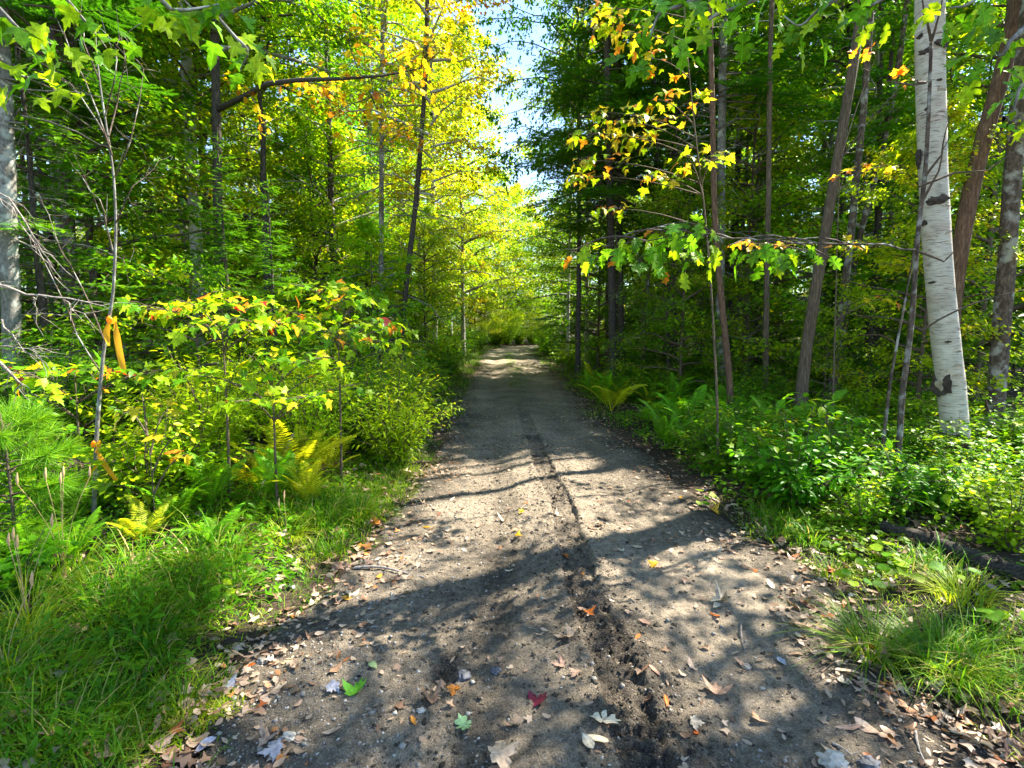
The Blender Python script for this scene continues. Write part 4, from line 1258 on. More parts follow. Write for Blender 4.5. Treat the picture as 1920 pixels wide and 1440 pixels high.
rs_ = random.Random(21)


def scatter(n, xr, yr, dmin, ok, pick, lst):
    k = tries = 0
    while k < n and tries < n * 60:
        tries += 1
        x, y = rs_.uniform(*xr), rs_.uniform(*yr)
        if not ok(x, y) or not clear_of(x, y, lst, dmin):
            continue
        lst.append((x, y)); k += 1
        pick(x, y)


def off_track(x, y):
    """distance outside the track edge, negative on it"""
    return float(max(edge_l(np.array([y]))[0] - x, x - edge_r(np.array([y]))[0]))


def in_view(x, y, m=1.12):
    return abs(x) < y * m + 1.5


def put_tree(kind, x, y, label, group, mats=None, s=1.0, name=None):
    nm = name or {'hw_tall': 'hardwood_tree', 'hw_mid': 'hardwood_tree', 'hw_slim': 'slim_hardwood', 'hw_young': 'young_hardwood', 'fir_tall': 'fir_tree', 'hemlock': 'hemlock_tree', 'fir_mid': 'young_fir', 'fir_small': 'fir_sapling', 'hw_sapling': 'hardwood_sapling', 'hw_sapling_b': 'hardwood_sapling'}[kind]
    f = s * rs_.uniform(0.85, 1.15)
    return spawn(kind, nm, label, 'tree', (x, y, sz(x, y) - 0.02), rs_.uniform(0, 6.28), (f, f, f * rs_.uniform(0.92, 1.1)), group, mats)


FAR = list(TREE_XY)
# sunlit yellow-green trees lining the left side of the track
for (x, y, kd, mt, s, lab) in (
        (-3.0, 17.0, 'hw_mid', 'leaf_yellow', 1.0, 'glowing yellow-green tree leaning over the left edge of the track'),
        (-2.05, 21.5, 'hw_mid', 'leaf_yellow', 1.2, 'yellow tree beside the sky gap on the left'),
        (-3.2, 27.0, 'hw_mid', 'leaf_yellow', 1.2, 'tall bright yellow tree left of the far bend'),
        (-4.6, 13.0, 'hw_young', 'leaf_lime', 1.05, 'lime green young tree in the middle of the left side'),
        (-2.3, 13.6, 'hw_young', 'leaf_lime', 0.62, 'small lime tree close to the left verge'),
        (-2.3, 32.0, 'hw_young', 'leaf_yellow', 1.0, 'yellow young tree at the inside of the far bend'),
        (-0.6, 38.0, 'hw_mid', 'leaf_yellow', 0.85, 'yellow-green tree closing the end of the track'),
        (2.2, 43.0, 'hw_mid', 'leaf_lime', 0.95, 'lime tree right of the end of the track'),
        (-3.5, 43.0, 'hw_tall', 'leaf_yellow', 0.95, 'golden tree behind the end of the track, left of the gap'),
        (0.4, 47.0, 'hw_mid', 'leaf_yellow', 1.25, 'golden tree far behind the end of the track, below the sky gap'),
        (5.0, 49.0, 'hw_tall', 'leaf_lime', 1.0, 'green-gold tree far behind the bend on the right'),
        (2.9, 20.0, 'hw_mid', 'leaf_green', 1.0, 'green tree arching over the right side of the track'),
        (2.6, 15.5, 'hw_young', 'leaf_green', 1.0, 'young green tree crowding the right edge of the track'),
        (3.2, 25.5, 'hemlock', 'needle_dark', 1.0, 'dark hemlock on the right before the bend'),
        (3.3, 31.0, 'hw_young', 'leaf_lime', 1.0, 'lime young tree at the outside of the far bend'),
        (1.75, 13.6, 'hw_slim', 'leaf_green', 1.05, 'slim broadleaf whose hanging twigs stand against the sky gap'),
        (1.9, 17.5, 'hw_slim', 'leaf_green', 1.0, 'slim broadleaf right of the sky gap, behind the hanging twigs'),
        (-0.7, 40.0, 'hw_sapling', 'leaf_lime', 0.9, 'lime sapling straight ahead at the bend, middle one'),
        (0.7, 41.5, 'hw_sapling', 'leaf_yellow', 1.0, 'yellow sapling straight ahead at the bend, right one'),
        (-1.3, 34.6, 'hw_sapling', 'leaf_lime', 0.6, 'small lime sapling at the left side of the far crest'),
        (0.1, 38.2, 'hw_sapling', 'leaf_lime', 0.75, 'lime sapling behind the far crest, centre'),
        (1.6, 42.2, 'hw_sapling', 'leaf_yellow', 1.0, 'yellow sapling behind the far crest, right'),
        (-1.7, 37.6, 'hw_sapling', 'leaf_yellow', 0.9, 'yellow sapling straight ahead at the bend, left one'),
        (-1.9, 36.0, 'hw_young', 'leaf_yellow', 1.25, 'yellow low-branched tree straight ahead where the track turns'),
        (0.3, 40.5, 'hw_young', 'leaf_lime', 1.3, 'lime low-branched tree straight ahead behind the bend'),
        (-2.4, 40.0, 'hw_young', 'leaf_lime', 1.3, 'lime low-branched tree left of straight ahead'),
        (1.6, 45.0, 'hw_mid', 'leaf_yellow', 1.22, 'golden tree far ahead, right of the sky gap foot'),
        (-1.2, 43.5, 'hw_mid', 'leaf_lime', 1.2, 'green-gold tree far ahead, left of the sky gap foot'),
        (4.2, 40.0, 'hw_mid', 'leaf_lime', 1.0, 'lime tree on the inner side of the bend'),
        (-5.5, 35.0, 'hw_mid', 'leaf_yellow', 1.25, 'big yellow tree behind the left roadside trees'),
        (-4.8, 22.5, 'hw_mid', 'leaf_lime', 1.2, 'lime tree behind the yellow roadside trees'),
        (-4.5, 12.0, 'hw_young', 'leaf_lime', 0.95, 'lime tree with low layered boughs behind the maple saplings'),
        (-6.6, 8.2, 'hw_young', 'leaf_green', 1.05, 'green low-branched tree beside the dark limbed trunk'),
        (-3.4, 7.4, 'fir_mid', 'needle_green', 0.5, 'bright green young fir behind the maple saplings'),
        (-5.8, 6.4, 'fir_mid', 'needle_green', 0.8, 'bright green young fir left of the dark limbed trunk'),
        (-7.8, 7.2, 'hemlock', 'needle_green', 0.6, 'drooping green hemlock between the two left edge trunks'),
        (-6.2, 10.8, 'hw_young', 'leaf_lime', 1.3, 'lime tree behind the pale grey birch'),
        (-9.0, 10.5, 'hw_mid', 'leaf_green', 0.9, 'green tree behind the brown twiggy trunk'),
        (-8.4, 13.5, 'hw_mid', 'leaf_lime', 1.1, 'lime tree filling the gap left of the pale grey birch'),
        (4.7, 10.4, 'hw_young', 'leaf_lime', 0.95, 'lime low-branched tree behind the straight grey trunk'),
        (3.1, 9.4, 'hw_young', 'leaf_green', 0.55, 'small green tree leaning out over the fern bank'),
        (6.4, 9.2, 'hemlock', 'needle_green', 0.72, 'green hemlock filling the shade behind the leaning trunks'),
        (8.2, 9.0, 'hw_young', 'leaf_green', 1.15, 'green tree behind the white birch'),
        (9.3, 10.6, 'hemlock', 'needle_green', 0.8, 'green hemlock far right behind the lichen trunk'),
        (7.4, 12.5, 'hw_mid', 'leaf_lime', 1.0, 'green tree deep behind the leaning trunks'),
        (5.6, 13.2, 'fir_tall', 'needle_dark', 0.9, 'dark fir deep behind the straight grey trunk')):
    FAR.append((x, y))
    put_tree(kd, x, y, lab, None, {'crown': mt}, s)

gap = [o for o in COL.objects if o.get('label', '').startswith('slim broadleaf whose hanging')][0]
gap.scale = (1, 1, 1); gap.rotation_euler = (0, 0, 0)
r = np.random.default_rng(29)
gb, gl = Buf(), Buf()
for w in ([(1110, 150), (1040, 95), (970, 75), (905, 90)], [(1110, 215), (1050, 190), (985, 205), (925, 225)], [(1105, 120), (1030, 40), (960, 10), (890, -10)], [(1105, 260), (1040, 245), (985, 275), (945, 290)], [(1100, 180), (1030, 140), (960, 150), (915, 175)], [(1120, 80), (1060, 20), (1000, -20)], [(1105, 320), (1040, 300), (975, 315), (925, 310)], [(1115, 60), (1010, 40), (930, 30), (880, 50)]):
    P = np.array([pix(px, py, 13.4 - 0.35 * k) for k, (px, py) in enumerate(w)]) - np.array(gap.location)
    ss = np.linspace(0, 1, 9)
    Q = np.stack([np.interp(ss, np.linspace(0, 1, len(P)), P[:, k]) for k in range(3)], -1) + r.normal(0, 0.03, (9, 3))
    gb.tube(Q, 0.016 * (1.1 - ss) + 0.003, 4)
    for k in range(26):
        q0 = Q[r.integers(1, 9)] + r.normal(0, 0.06, 3)
        d = nrm(np.array([r.normal(-0.3, 0.6), r.normal(0, 0.5), r.normal(-0.35, 0.4)])); l = r.uniform(0.25, 0.6)
        gb.tube(np.stack([q0, q0 + d * l * 0.5, q0 + d * l - [0, 0, 0.08]]), [0.005, 0.004, 0.002], 3, cap=False)
        n = 11
        PP = q0 + d * l * r.uniform(0.1, 1.05, n)[:, None] + r.normal(0, 0.045, (n, 3))
        gl.place(*T_LEAF4, PP, np.stack([r.normal(0, 0.6, n), r.normal(0, 0.6, n), r.normal(-0.8, 0.3, n)], -1), rand_up(n, 0.7, r), 0.10 * r.uniform(0.7, 1.2, n), np.clip(r.normal(0.3, 0.2, n), 0, 1))
for c in gap.children:
    if c.name.startswith('trunk'):
        c.material_slots[0].link = 'OBJECT'; c.material_slots[0].material = MATS['bark_dark']
gb.build('hanging_twigs', MATS['bark_dark'], gap, kind='stuff')
gl.build('hanging_leaves', MATS['leaf_green'], gap, kind='stuff')
put_tree('hw_slim', 5.6, 4.2, 'slim hardwood added past the right frame edge to shade the track', None, {'crown': 'leaf_green'}, 1.2)  # extra tree added so its crown shades the near right of the track
tl = dict(hw_tall='tall hardwood', hw_mid='leafy hardwood', hw_slim='slim hardwood', hw_young='young hardwood', fir_tall='tall dark fir', hemlock='drooping dark hemlock', fir_mid='young green fir')


def cw(m):
    c = list(m.values())[0] if m else ''
    return {'leaf_green': 'green ', 'leaf_lime': 'lime ', 'leaf_yellow': 'yellow ', 'leaf_orange': 'orange '}.get(c, '')




def pick_left(x, y):
    k = rs_.choices(['hw_tall', 'hw_mid', 'hw_slim', 'hw_young', 'fir_tall', 'hemlock', 'fir_mid'], [4, 5, 3, 4, 2.0, 0.6, 2.5])[0]
    m = None
    if k.startswith('hw'):
        m = {'crown': rs_.choices(['leaf_green', 'leaf_lime', 'leaf_yellow', 'leaf_orange'], [1.6, 5.5, 2.0, 0.0])[0]}
    put_tree(k, x, y, cw(m) + tl[k] + ' left of the track', 'trees in the woods left of the track', m)


def pick_right(x, y):
    k = rs_.choices(['hw_tall', 'hw_mid', 'hw_slim', 'hw_young', 'fir_tall', 'hemlock', 'fir_mid'], [3.4, 4.2, 3, 4.2, 1.2, 1.0, 1.6])[0]
    m = None
    if k.startswith('hw'):
        m = {'crown': rs_.choices(['leaf_green', 'leaf_lime', 'leaf_yellow'], [3.6, 3.6, 0.6])[0]}
    put_tree(k, x, y, cw(m) + tl[k] + ' right of the track', 'trees in the woods right of the track', m)


scatter(62, (-34, 0), (9.5, 46), 2.3, lambda x, y: off_track(x, y) > 2.2 and x < 0.5 and in_view(x, y), pick_left, FAR)
scatter(70, (0, 36), (8.5, 46), 2.3, lambda x, y: off_track(x, y) > 2.2 and x > 0.5 and in_view(x, y), pick_right, FAR)
scatter(46, (-50, 55), (47, 75), 3.6, lambda x, y: off_track(x, y) > 3 and in_view(x, y) and abs(x - 1) > 3.5, lambda x, y: (pick_left if x < 0 else pick_right)(x, y), FAR)

Lb, Wb = hard_crown(131, 10.0, 6.2, 1.3, 26, 11, 13, 0.10, T_LEAF4)
proto('pole', [('trunk', trunk_buf(9.8, 0.055, 131, bend=0.2).mesh('trunk', MATS['bark_dark'], True), None), ('branches', Wb.mesh('branches', MATS['bark_dark']), 'stuff'), ('crown', Lb.mesh('crown', MATS['leaf_green']), 'stuff'),
               ('dead_branches', dead_twigs(132, 1.2, 6.0, 22, 0.8).mesh('dead_branches', MATS['dead_wood']), 'stuff')])
POLE = list(TREE_XY)


def pole(side):
    def f(x, y):
        bk = rs_.choice(['bark_dark', 'bark_mottled', 'bark_dark', 'bark_grey'])
        o = spawn('pole', 'pole_tree', {'bark_dark': 'thin dark', 'bark_mottled': 'thin mottled', 'bark_grey': 'thin grey'}[bk] + ' bare-stemmed tree %s of the track' % side, 'tree', (x, y, sz(x, y) - 0.02), rs_.uniform(0, 6.28), (rs_.uniform(0.8, 1.7), rs_.uniform(0.8, 1.7), rs_.uniform(0.9, 1.2)), 'thin bare-stemmed trees', {'trunk': bk})
        o.rotation_euler[0] = rs_.gauss(0, 0.035); o.rotation_euler[1] = rs_.gauss(0, 0.035)
    return f


scatter(26, (2.5, 15), (10.2, 18), 0.8, lambda x, y: off_track(x, y) > 1.6 and in_view(x, y, 0.98), pole('right'), POLE)
scatter(16, (-15, -3.0), (8.5, 18), 1.0, lambda x, y: off_track(x, y) > 2.4 and in_view(x, y, 0.98), pole('left'), POLE)

# understory of saplings on both sides
SAP = []


def sap_left(x, y):
    k = rs_.choices(['hw_sapling', 'hw_sapling_b', 'fir_small', 'fir_mid', 'hw_young'], [4, 3, 2.0, 0.8, 0.8])[0]
    m = {'crown': rs_.choices(['leaf_green', 'leaf_lime', 'leaf_yellow'], [3, 4, 1])[0]} if k.startswith('hw') else None
    lab = cw(m) + {'hw_sapling': 'maple-like sapling', 'hw_sapling_b': 'oval-leaved sapling', 'fir_small': 'small green fir', 'fir_mid': 'half-grown green fir', 'hw_young': 'bushy young hardwood'}[k] + ' left of the track'
    put_tree(k, x, y, lab, 'saplings left of the track', m, 0.72 if y < 8 else 0.9)


def sap_right(x, y):
    k = rs_.choices(['hw_sapling', 'hw_sapling_b', 'fir_small', 'fir_mid', 'hw_young'], [3, 3, 2.4, 0.8, 0.5])[0]
    m = {'crown': rs_.choices(['leaf_green', 'leaf_lime'], [4, 1.4])[0]} if k.startswith('hw') else None
    lab = cw(m) + {'hw_sapling': 'maple-like sapling', 'hw_sapling_b': 'oval-leaved sapling', 'fir_small': 'small green fir', 'fir_mid': 'half-grown green fir', 'hw_young': 'bushy young hardwood'}[k] + ' right of the track'
    put_tree(k, x, y, lab, 'saplings right of the track', m, 0.62 if y < 8 else 0.9)


scatter(46, (-15, -1), (5.5, 26), 1.05, lambda x, y: 0.9 < off_track(x, y) and in_view(x, y, 1.0) and y - 0.2 * abs(x) > 5, sap_left, SAP)
scatter(44, (1, 18), (6.5, 26), 1.1, lambda x, y: 0.9 < off_track(x, y) and in_view(x, y, 1.0), sap_right, SAP)

# shrubs and herbs of the verges
SHR = []
for fx, fy, fY in ((560, 905, 4.2), (490, 900, 4.0), (620, 880, 4.6), (520, 960, 3.7), (400, 970, 3.5), (600, 900, 3.9), (540, 880, 3.9), (580, 930, 3.8)):
    SHR.append((pix(fx, fy, fY)[0], fY))


def shrub(kind, x, y, label, group, mats=None, s=1.0, name='shrub'):
    f = s * rs_.uniform(0.8, 1.2) * (1.35 if y > 13 else 1.0)
    return spawn(kind, name, label, 'shrub', (x, y, sz(x, y) - 0.02), rs_.uniform(0, 6.28), f, group, mats)


for (x, y, s, lab) in ((-1.25, 5.25, 1.15, 'bright lime bush spilling onto the left edge of the track'), (-1.95, 4.75, 0.95, 'bright lime bush behind the yellow ferns'), (-1.65, 6.5, 1.2, 'bright lime bush further along the left edge of the track'), (-1.75, 8.2, 1.1, 'lime bush at the left edge, third from the camera'), (-1.0, 34.4, 1.5, 'lime bush left of the far crest'), (1.75, 26.5, 1.0, 'lime bush right of the far crest, nearest of three'), (1.85, 29.0, 1.1, 'lime bush right of the far crest, middle of three'), (1.95, 31.3, 1.1, 'lime bush right of the far crest, farthest of three'), (-0.4, 36.6, 1.6, 'lime bush behind the far crest, leftmost of four'), (0.5, 38.6, 1.7, 'lime bush behind the far crest, second of four'), (1.6, 40.2, 1.7, 'lime bush behind the far crest, third of four'), (2.8, 41.6, 1.7, 'lime bush behind the far crest, rightmost of four')):
    shrub('willow_shrub', x, y, lab, None, None, s, 'lime_shrub'); SHR.append((x, y))


def sh_left(x, y):
    k = rs_.choices(['leaf_shrub', 'leaf_shrub_b', 'maple_seedling', 'willow_shrub', 'round_shrub'], [4, 3, 3, 1.6, 1])[0]
    m = {'foliage': rs_.choices(['leaf_green', 'leaf_lime'], [2.2, 2])[0]}
    shrub(k, x, y, cw(m) + {'leaf_shrub': 'oval-leaved bush', 'leaf_shrub_b': 'low layered bush', 'maple_seedling': 'maple seedling', 'willow_shrub': 'narrow-leaved bush', 'round_shrub': 'round-leaved bush'}[k] + ' left of the track', 'undergrowth left of the track', m, 1.0, 'undergrowth_shrub')


def sh_right(x, y):
    k = rs_.choices(['leaf_shrub', 'leaf_shrub_b', 'maple_seedling', 'round_shrub'], [3, 4, 3, 1.6])[0]
    m = {'foliage': rs_.choices(['leaf_green', 'leaf_lime'], [5, 1])[0]}
    shrub(k, x, y, cw(m) + {'leaf_shrub': 'oval-leaved bush', 'leaf_shrub_b': 'low layered bush', 'maple_seedling': 'maple seedling', 'willow_shrub': 'narrow-leaved bush', 'round_shrub': 'round-leaved bush'}[k] + ' right of the track', 'undergrowth right of the track', m, 0.8, 'undergrowth_shrub')


scatter(96, (-8, -1), (3.2, 13), 0.42, lambda x, y: 0.5 < off_track(x, y) < 6 and in_view(x, y, 1.0) and (y > 3.4 + 0.0 * x), sh_left, SHR)
scatter(46, (-9, -1), (13, 38), 0.9, lambda x, y: 0.45 < off_track(x, y) < 4, sh_left, SHR)
scatter(96, (1.5, 10), (3.9, 13), 0.44, lambda x, y: 0.5 < off_track(x, y) < 6 and in_view(x, y, 1.0), sh_right, SHR)
scatter(42, (1.0, 10), (13, 36), 0.9, lambda x, y: 0.45 < off_track(x, y) < 4, sh_right, SHR)
scatter(14, (-4, 5), (33, 46), 0.9, lambda x, y: off_track(x, y) > 0.5, sh_left, SHR)
LOW = list(SHR)


def low(side):
    def f(x, y):
        k = rs_.choices(['leaf_shrub_b', 'herb', 'herb_b', 'maple_seedling', 'leaf_shrub'], [4, 2, 2, 2, 2])[0]
        m = {'foliage': rs_.choices(['leaf_green', 'leaf_lime'], [4, 1.2])[0]}
        nm = {'leaf_shrub_b': 'layered plant', 'herb': 'oval-leaved herb', 'herb_b': 'round-leaved herb', 'maple_seedling': 'knee-high maple seedling', 'leaf_shrub': 'knee-high bush'}[k]
        f_ = rs_.uniform(0.55, 0.85) * (1.5 if k.startswith('herb') else 1)
        spawn(k, 'low_plant', cw(m) + nm + ' low %s of the track' % side, 'shrub', (x, y, sz(x, y) - 0.02), rs_.uniform(0, 6.28), f_, 'low plants near the camera', m)
    return f


scatter(44, (-4.2, -1.5), (2.35, 3.9), 0.24, lambda x, y: off_track(x, y) > 0.62 and in_view(x, y, 1.0) and x < -0.62 * y and not (-1.02 < x / y < -0.62 and y < 3.4), low('left'), LOW)
scatter(52, (1.9, 5.5), (3.5, 6.6), 0.26, lambda x, y: off_track(x, y) > 0.42 and in_view(x, y, 1.0), low('right'), LOW)
for (px, py, Y, s, lab) in ((1850, 900, 3.6, 1.0, 'sunlit small-leaved bush at the right frame edge, nearest the birch'), (1900, 960, 3.1, 0.95, 'yellow-green small-leaved bush at the right frame edge above the log'), (1790, 880, 3.9, 0.8, 'sunlit small-leaved bush hiding the birch foot'), (1620, 960, 3.5, 0.6, 'small yellow-tinted bush at the shaded right verge')):
    p = pix(px, py, Y)
    shrub('round_shrub', p[0], Y, lab, None, {'foliage': 'leaf_lime'}, s, 'small_leaved_shrub')

# ------------------------------------------------------------------ ferns
def frond_mesh(mat, curl, seed, L=0.55, npin=26):
    r = np.random.default_rng(seed)
    b = Buf()
    s = np.linspace(0, 1, 12)
    ax = np.stack([0.03 * np.sin(s * 3), L * (s - 0.12 * s ** 2), L * (curl * s - 0.75 * curl * s ** 2.2)], -1)
    b.tube(ax, 0.0028 * (1.1 - s) + 0.0006, 3, cap=False)
    for k in range(npin):
        t = 0.16 + 0.84 * (k + 0.5) / npin
        pl = L * 0.24 * min(1.0, (t - 0.02) / 0.26) * (1.02 - t) ** 0.8 + 0.006
        c = np.array([np.interp(t, s, ax[:, q]) for q in range(3)])
        c2 = np.array([np.interp(min(1, t + 0.02), s, ax[:, q]) for q in range(3)])
        d = nrm(c2 - c)
        for sg in (-1, 1):
            o = nrm(np.array([sg, 0, 0]) * 1.0 + d * 0.42 + np.array([0, 0, -0.18 + r.normal(0, 0.05)]))
            n = nrm(np.cross(o, np.cross([0, 0, 1.0], o)))
            sd = nrm(np.cross(n, o))
            w = L / npin * 0.30
            us = np.linspace(0, 1, 9)
            tooth = np.where(np.arange(9) % 2, 1.0, 0.72) * np.sin(np.clip(us * 0.9 + 0.16, 0, 1) * math.pi) ** 0.6
            tooth[-1] = 0.05
            sag = -0.10 * pl * us ** 2
            mid = c + o * (pl * us)[:, None] + np.array([0, 0, 1.0]) * sag[:, None]
            lo_, hi_ = mid - sd * (w * tooth)[:, None], mid + sd * (w * tooth)[:, None]
            V = np.concatenate([lo_, mid + n * 0.0015, hi_])
            k0_ = np.arange(8)
            F = np.concatenate([np.stack([k0_, k0_ + 1, k0_ + 10, k0_ + 9], 1), np.stack([k0_ + 9, k0_ + 10, k0_ + 19, k0_ + 18], 1)])
            b.add(np.array(V), np.array(F))
    return b.mesh('frond', MATS[mat])


FR = {m: [frond_mesh(m, cu, 600 + i) for i, cu in enumerate((0.55, 0.75, 0.95))] for m in ('fern_green', 'fern_yellow')}


def fern(x, y, label, group, mat='fern_green', n=7, s=1.0, up=0.5):
    root = thing('fern', label, 'fern', (x, y, sz(x, y)), rs_.uniform(0, 6.28), 1.0, group)
    for k in range(n):
        f = link('frond', FR[mat][k % 3], root)
        f.rotation_euler = Matrix.Rotation(k * 6.283 / n + rs_.uniform(-0.3, 0.3), 4, 'Z').to_3x3().__matmul__((Matrix.Rotation(rs_.uniform(0.35, 0.95) * up + 0.1, 4, 'X') @ Matrix.Rotation(rs_.uniform(-0.35, 0.35), 4, 'Y')).to_3x3()).to_euler()
        q = s * rs_.uniform(0.7, 1.2); f.scale = (q * rs_.uniform(0.8, 1.15), q, q * rs_.uniform(0.6, 1.3))
        f.location = (0, 0, 0.02)
    return root


for (px, py, Y, mt, s, lab) in ((560, 905, 4.2, 'fern_yellow', 1.25, 'yellow fern clump below the lime bush on the left verge'), (490, 900, 4.0, 'fern_yellow', 1.1, 'yellow-green fern left of the brightest fern clump'), (620, 880, 4.6, 'fern_yellow', 1.0, 'yellow fern tucked under the lime bush'), (270, 1040, 2.9, 'fern_yellow', 0.66, 'single bright yellow-green fern standing in the left grass'), (520, 960, 3.7, 'fern_green', 1.0, 'green fern below the yellow fern clump'), (60, 1100, 2.55, 'fern_green', 0.75, 'green fern low at the left frame edge'), (400, 970, 3.5, 'fern_green', 0.95, 'green fern left of the yellow ferns'), (700, 800, 6.0, 'fern_yellow', 0.9, 'yellow-green fern beside the track at the lime bush'), (330, 1010, 3.15, 'fern_green', 0.75, 'green fern right of the single yellow fern'), (400, 1040, 2.95, 'fern_green', 0.6, 'small green fern nearer the track than the single yellow fern'), (140, 1060, 2.7, 'fern_green', 0.6, 'small green fern at the foot of the ribboned sapling'), (580, 960, 3.75, 'fern_yellow', 0.8, 'yellow fern in front of the brightest fern clump')):
    p = pix(px, py, Y)
    fern(p[0], Y, lab, None, mt, 10, s * 0.9, 0.8); SHR.append((p[0], Y))
FERNS = []
scatter(44, (1.3, 4.6), (5.2, 12.5), 0.36, lambda x, y: 0.25 < off_track(x, y) < 2.6, lambda x, y: fern(x, y, 'green fern right of the track', 'bank of ferns right of the track', rs_.choices(['fern_green', 'fern_yellow'], [9, 1])[0], rs_.randint(4, 9), rs_.uniform(0.65, 1.35), rs_.uniform(0.5, 1.0)), FERNS)
scatter(12, (-4, -1), (4.2, 14), 0.5, lambda x, y: 0.35 < off_track(x, y) < 2.2, lambda x, y: fern(x, y, 'green fern left of the track', 'ferns in the left undergrowth', 'fern_green', 6, 0.85, 0.7), FERNS)

# ------------------------------------------------------------------ white pine seedling at the left edge
p = pix(20, 950, 2.7)
pine = thing('pine_seedling', 'young white pine with long soft needles at the left frame edge', 'tree', (p[0], 2.7, sz(p[0], 2.7)))
r = np.random.default_rng(55)
wb, nb_ = Buf(), Buf()
wb.tube(np.array([[0, 0, -0.1], [0.01, 0, 0.3], [0, 0.01, 0.7], [0, 0, 0.85]]), [0.010, 0.008, 0.005, 0.003], 6)
T_ND = (np.array([(-0.016, 0, 0), (0.016, 0, 0), (0, 1, -0.12)], float), np.array([(0, 1, 2)]))
for i in range(46):
    h = r.uniform(0.05, 0.85); az = r.uniform(0, 6.28); l = (0.40 - 0.25 * h) * r.uniform(0.7, 1.1)
    d = np.array([math.cos(az), math.sin(az), r.uniform(0.15, 0.5)])
    ss = np.linspace(0, 1, 4)
    q = np.array([0, 0, h]) + d * l * ss[:, None]
    wb.tube(q, 0.004 * (1.2 - ss), 4)
    n = 230
    u = r.uniform(0.15, 1.0, n) ** 0.7
    P = np.array([0, 0, h]) + d * l * u[:, None]
    dd = nrm(nrm(d) * 0.75 + r.normal(0, 0.55, (n, 3)))
    nb_.place(*T_ND, P, dd, rand_up(n, 0.8, r), 0.125 * r.uniform(0.7, 1.2, n), r.uniform(0.3, 1, n))
wb.build('stem', MATS['twig_brown'], pine, True)
nb_.build('needles', MATS['needle_green'], pine, kind='stuff')

# ------------------------------------------------------------------ grass
def blades(buf, x, y, z, h, lean, az, w, v, r):
    """curved blades, 3 segments each"""
    n = len(x)
    d = np.stack([np.cos(az), np.sin(az), np.zeros(n)], -1)
    sd = np.stack([-np.sin(az), np.cos(az), np.zeros(n)], -1) * (w * 0.5)[:, None]
    base = np.stack([x, y, z - 0.01], -1)
    P = []
    for t, ww in ((0, 1.0), (0.38, 0.9), (0.72, 0.6)):
        c = base + d * (h * lean * t ** 1.8)[:, None] + np.array([0, 0, 1.0]) * (h * (t - 0.42 * np.minimum(lean, 1.3) * t ** 2.2))[:, None]
        P += [c - sd * ww, c + sd * ww]
    c = base + d * (h * lean)[:, None] + np.array([0, 0, 1.0]) * (h * (1 - 0.48 * np.minimum(lean, 1.3)))[:, None]
    P.append(c)
    V = np.stack(P, 1)
    o = (np.arange(n) * 7)[:, None, None]
    Q = (np.array([[0, 1, 3, 2], [2, 3, 5, 4]])[None] + o).reshape(-1, 4)
    Tt = (np.array([[4, 5, 6]])[None] + o).reshape(-1, 3)
    n0 = buf.n
    buf.add(V.reshape(-1, 3), Q, np.repeat(v, 7))
    buf.F.append(Tt + n0)


def grass_field(name, label, tufts, r, mat, group=None):
    b = Buf()
    rep_ = np.array([q[3] for q in tufts])
    T = np.repeat(np.array(tufts, float), rep_, 0)
    tone = np.repeat(0.1 * r.normal(size=len(tufts)), rep_)
    n = len(T)
    a = r.uniform(0, 6.283, n); q = T[:, 2] * np.sqrt(r.random(n))
    x = T[:, 0] + q * np.cos(a); y = T[:, 1] + q * np.sin(a)
    hh, ln = T[:, 4], T[:, 5]
    blades(b, x, y, surf(x, y), hh * r.uniform(0.5, 1.15, n), ln * r.uniform(0.3, 1.5, n), a + r.normal(0, 0.7, n), r.uniform(0.0025, 0.006, n) * (1 + 0.25 * hh / 0.3), np.clip(r.beta(2, 2.6, n) + tone, 0, 1), r)
    o = b.build(name, MATS[mat], kind='stuff')
    return tag(o, label, 'grass', kind='stuff')


r = np.random.default_rng(61)
tl_ = []
for k in range(620):
    y = r.uniform(1.35, 6.5); d = abs(r.normal(0, 0.55)) + 0.06
    x = float(edge_l(np.array([y]))[0]) - d * (1.0 if y > 2 else 1.1)
    hh = 0.06 + 0.34 * min(1, d / 0.7) * (y < 4.0) * r.random() ** 1.5 + 0.05 * r.random()
    if d < 0.22 and r.random() < 0.5: continue
    if noise2(x * 2.2, y * 2.2, 88) < -0.45 or (y > 3.6 and d > 0.7): continue
    tl_.append((x, y, r.uniform(0.05, 0.18), int(r.uniform(14, 44)), hh, 0.9))
grass_field('grass', 'green grass with dry blades along the left verge', tl_, r, 'grass_green')
tl_ = []
for k in range(240):
    y = 7 + 26 * r.random(); d = abs(r.normal(0, 0.45)) + 0.02
    x = float(edge_l(np.array([y]))[0]) - d
    tl_.append((x, y, 0.2, 26, 0.22, 0.7))
    if r.random() < 0.45:
        tl_.append((float(edge_r(np.array([y]))[0]) + d * 0.7, y, 0.2, 22, 0.18, 0.7))
for k in range(120):
    y = r.uniform(12, 29)
    tl_.append((float(cx_track(y)) + r.normal(0, 0.13), y, 0.16, 26, 0.08, 0.6))
grass_field('grass', 'grass along the far edges and middle of the track', tl_, r, 'grass_green')
tl_ = []
for k in range(190):
    y = r.uniform(1.5, 4.0); d = abs(r.normal(0, 0.40)) + 0.10
    x = float(edge_r(np.array([y]))[0]) + d * 0.9
    if d < 0.25 and r.random() < 0.4: continue
    if noise2(x * 2.4, y * 2.4, 93) < 0.0: continue
    tl_.append((x, y, r.uniform(0.05, 0.14), int(r.uniform(12, 34)), 0.10 + 0.12 * r.random() + 0.05 * (y < 2.6), 0.95))
grass_field('grass', 'green grass along the right verge', tl_, r, 'grass_green')
tl_ = []
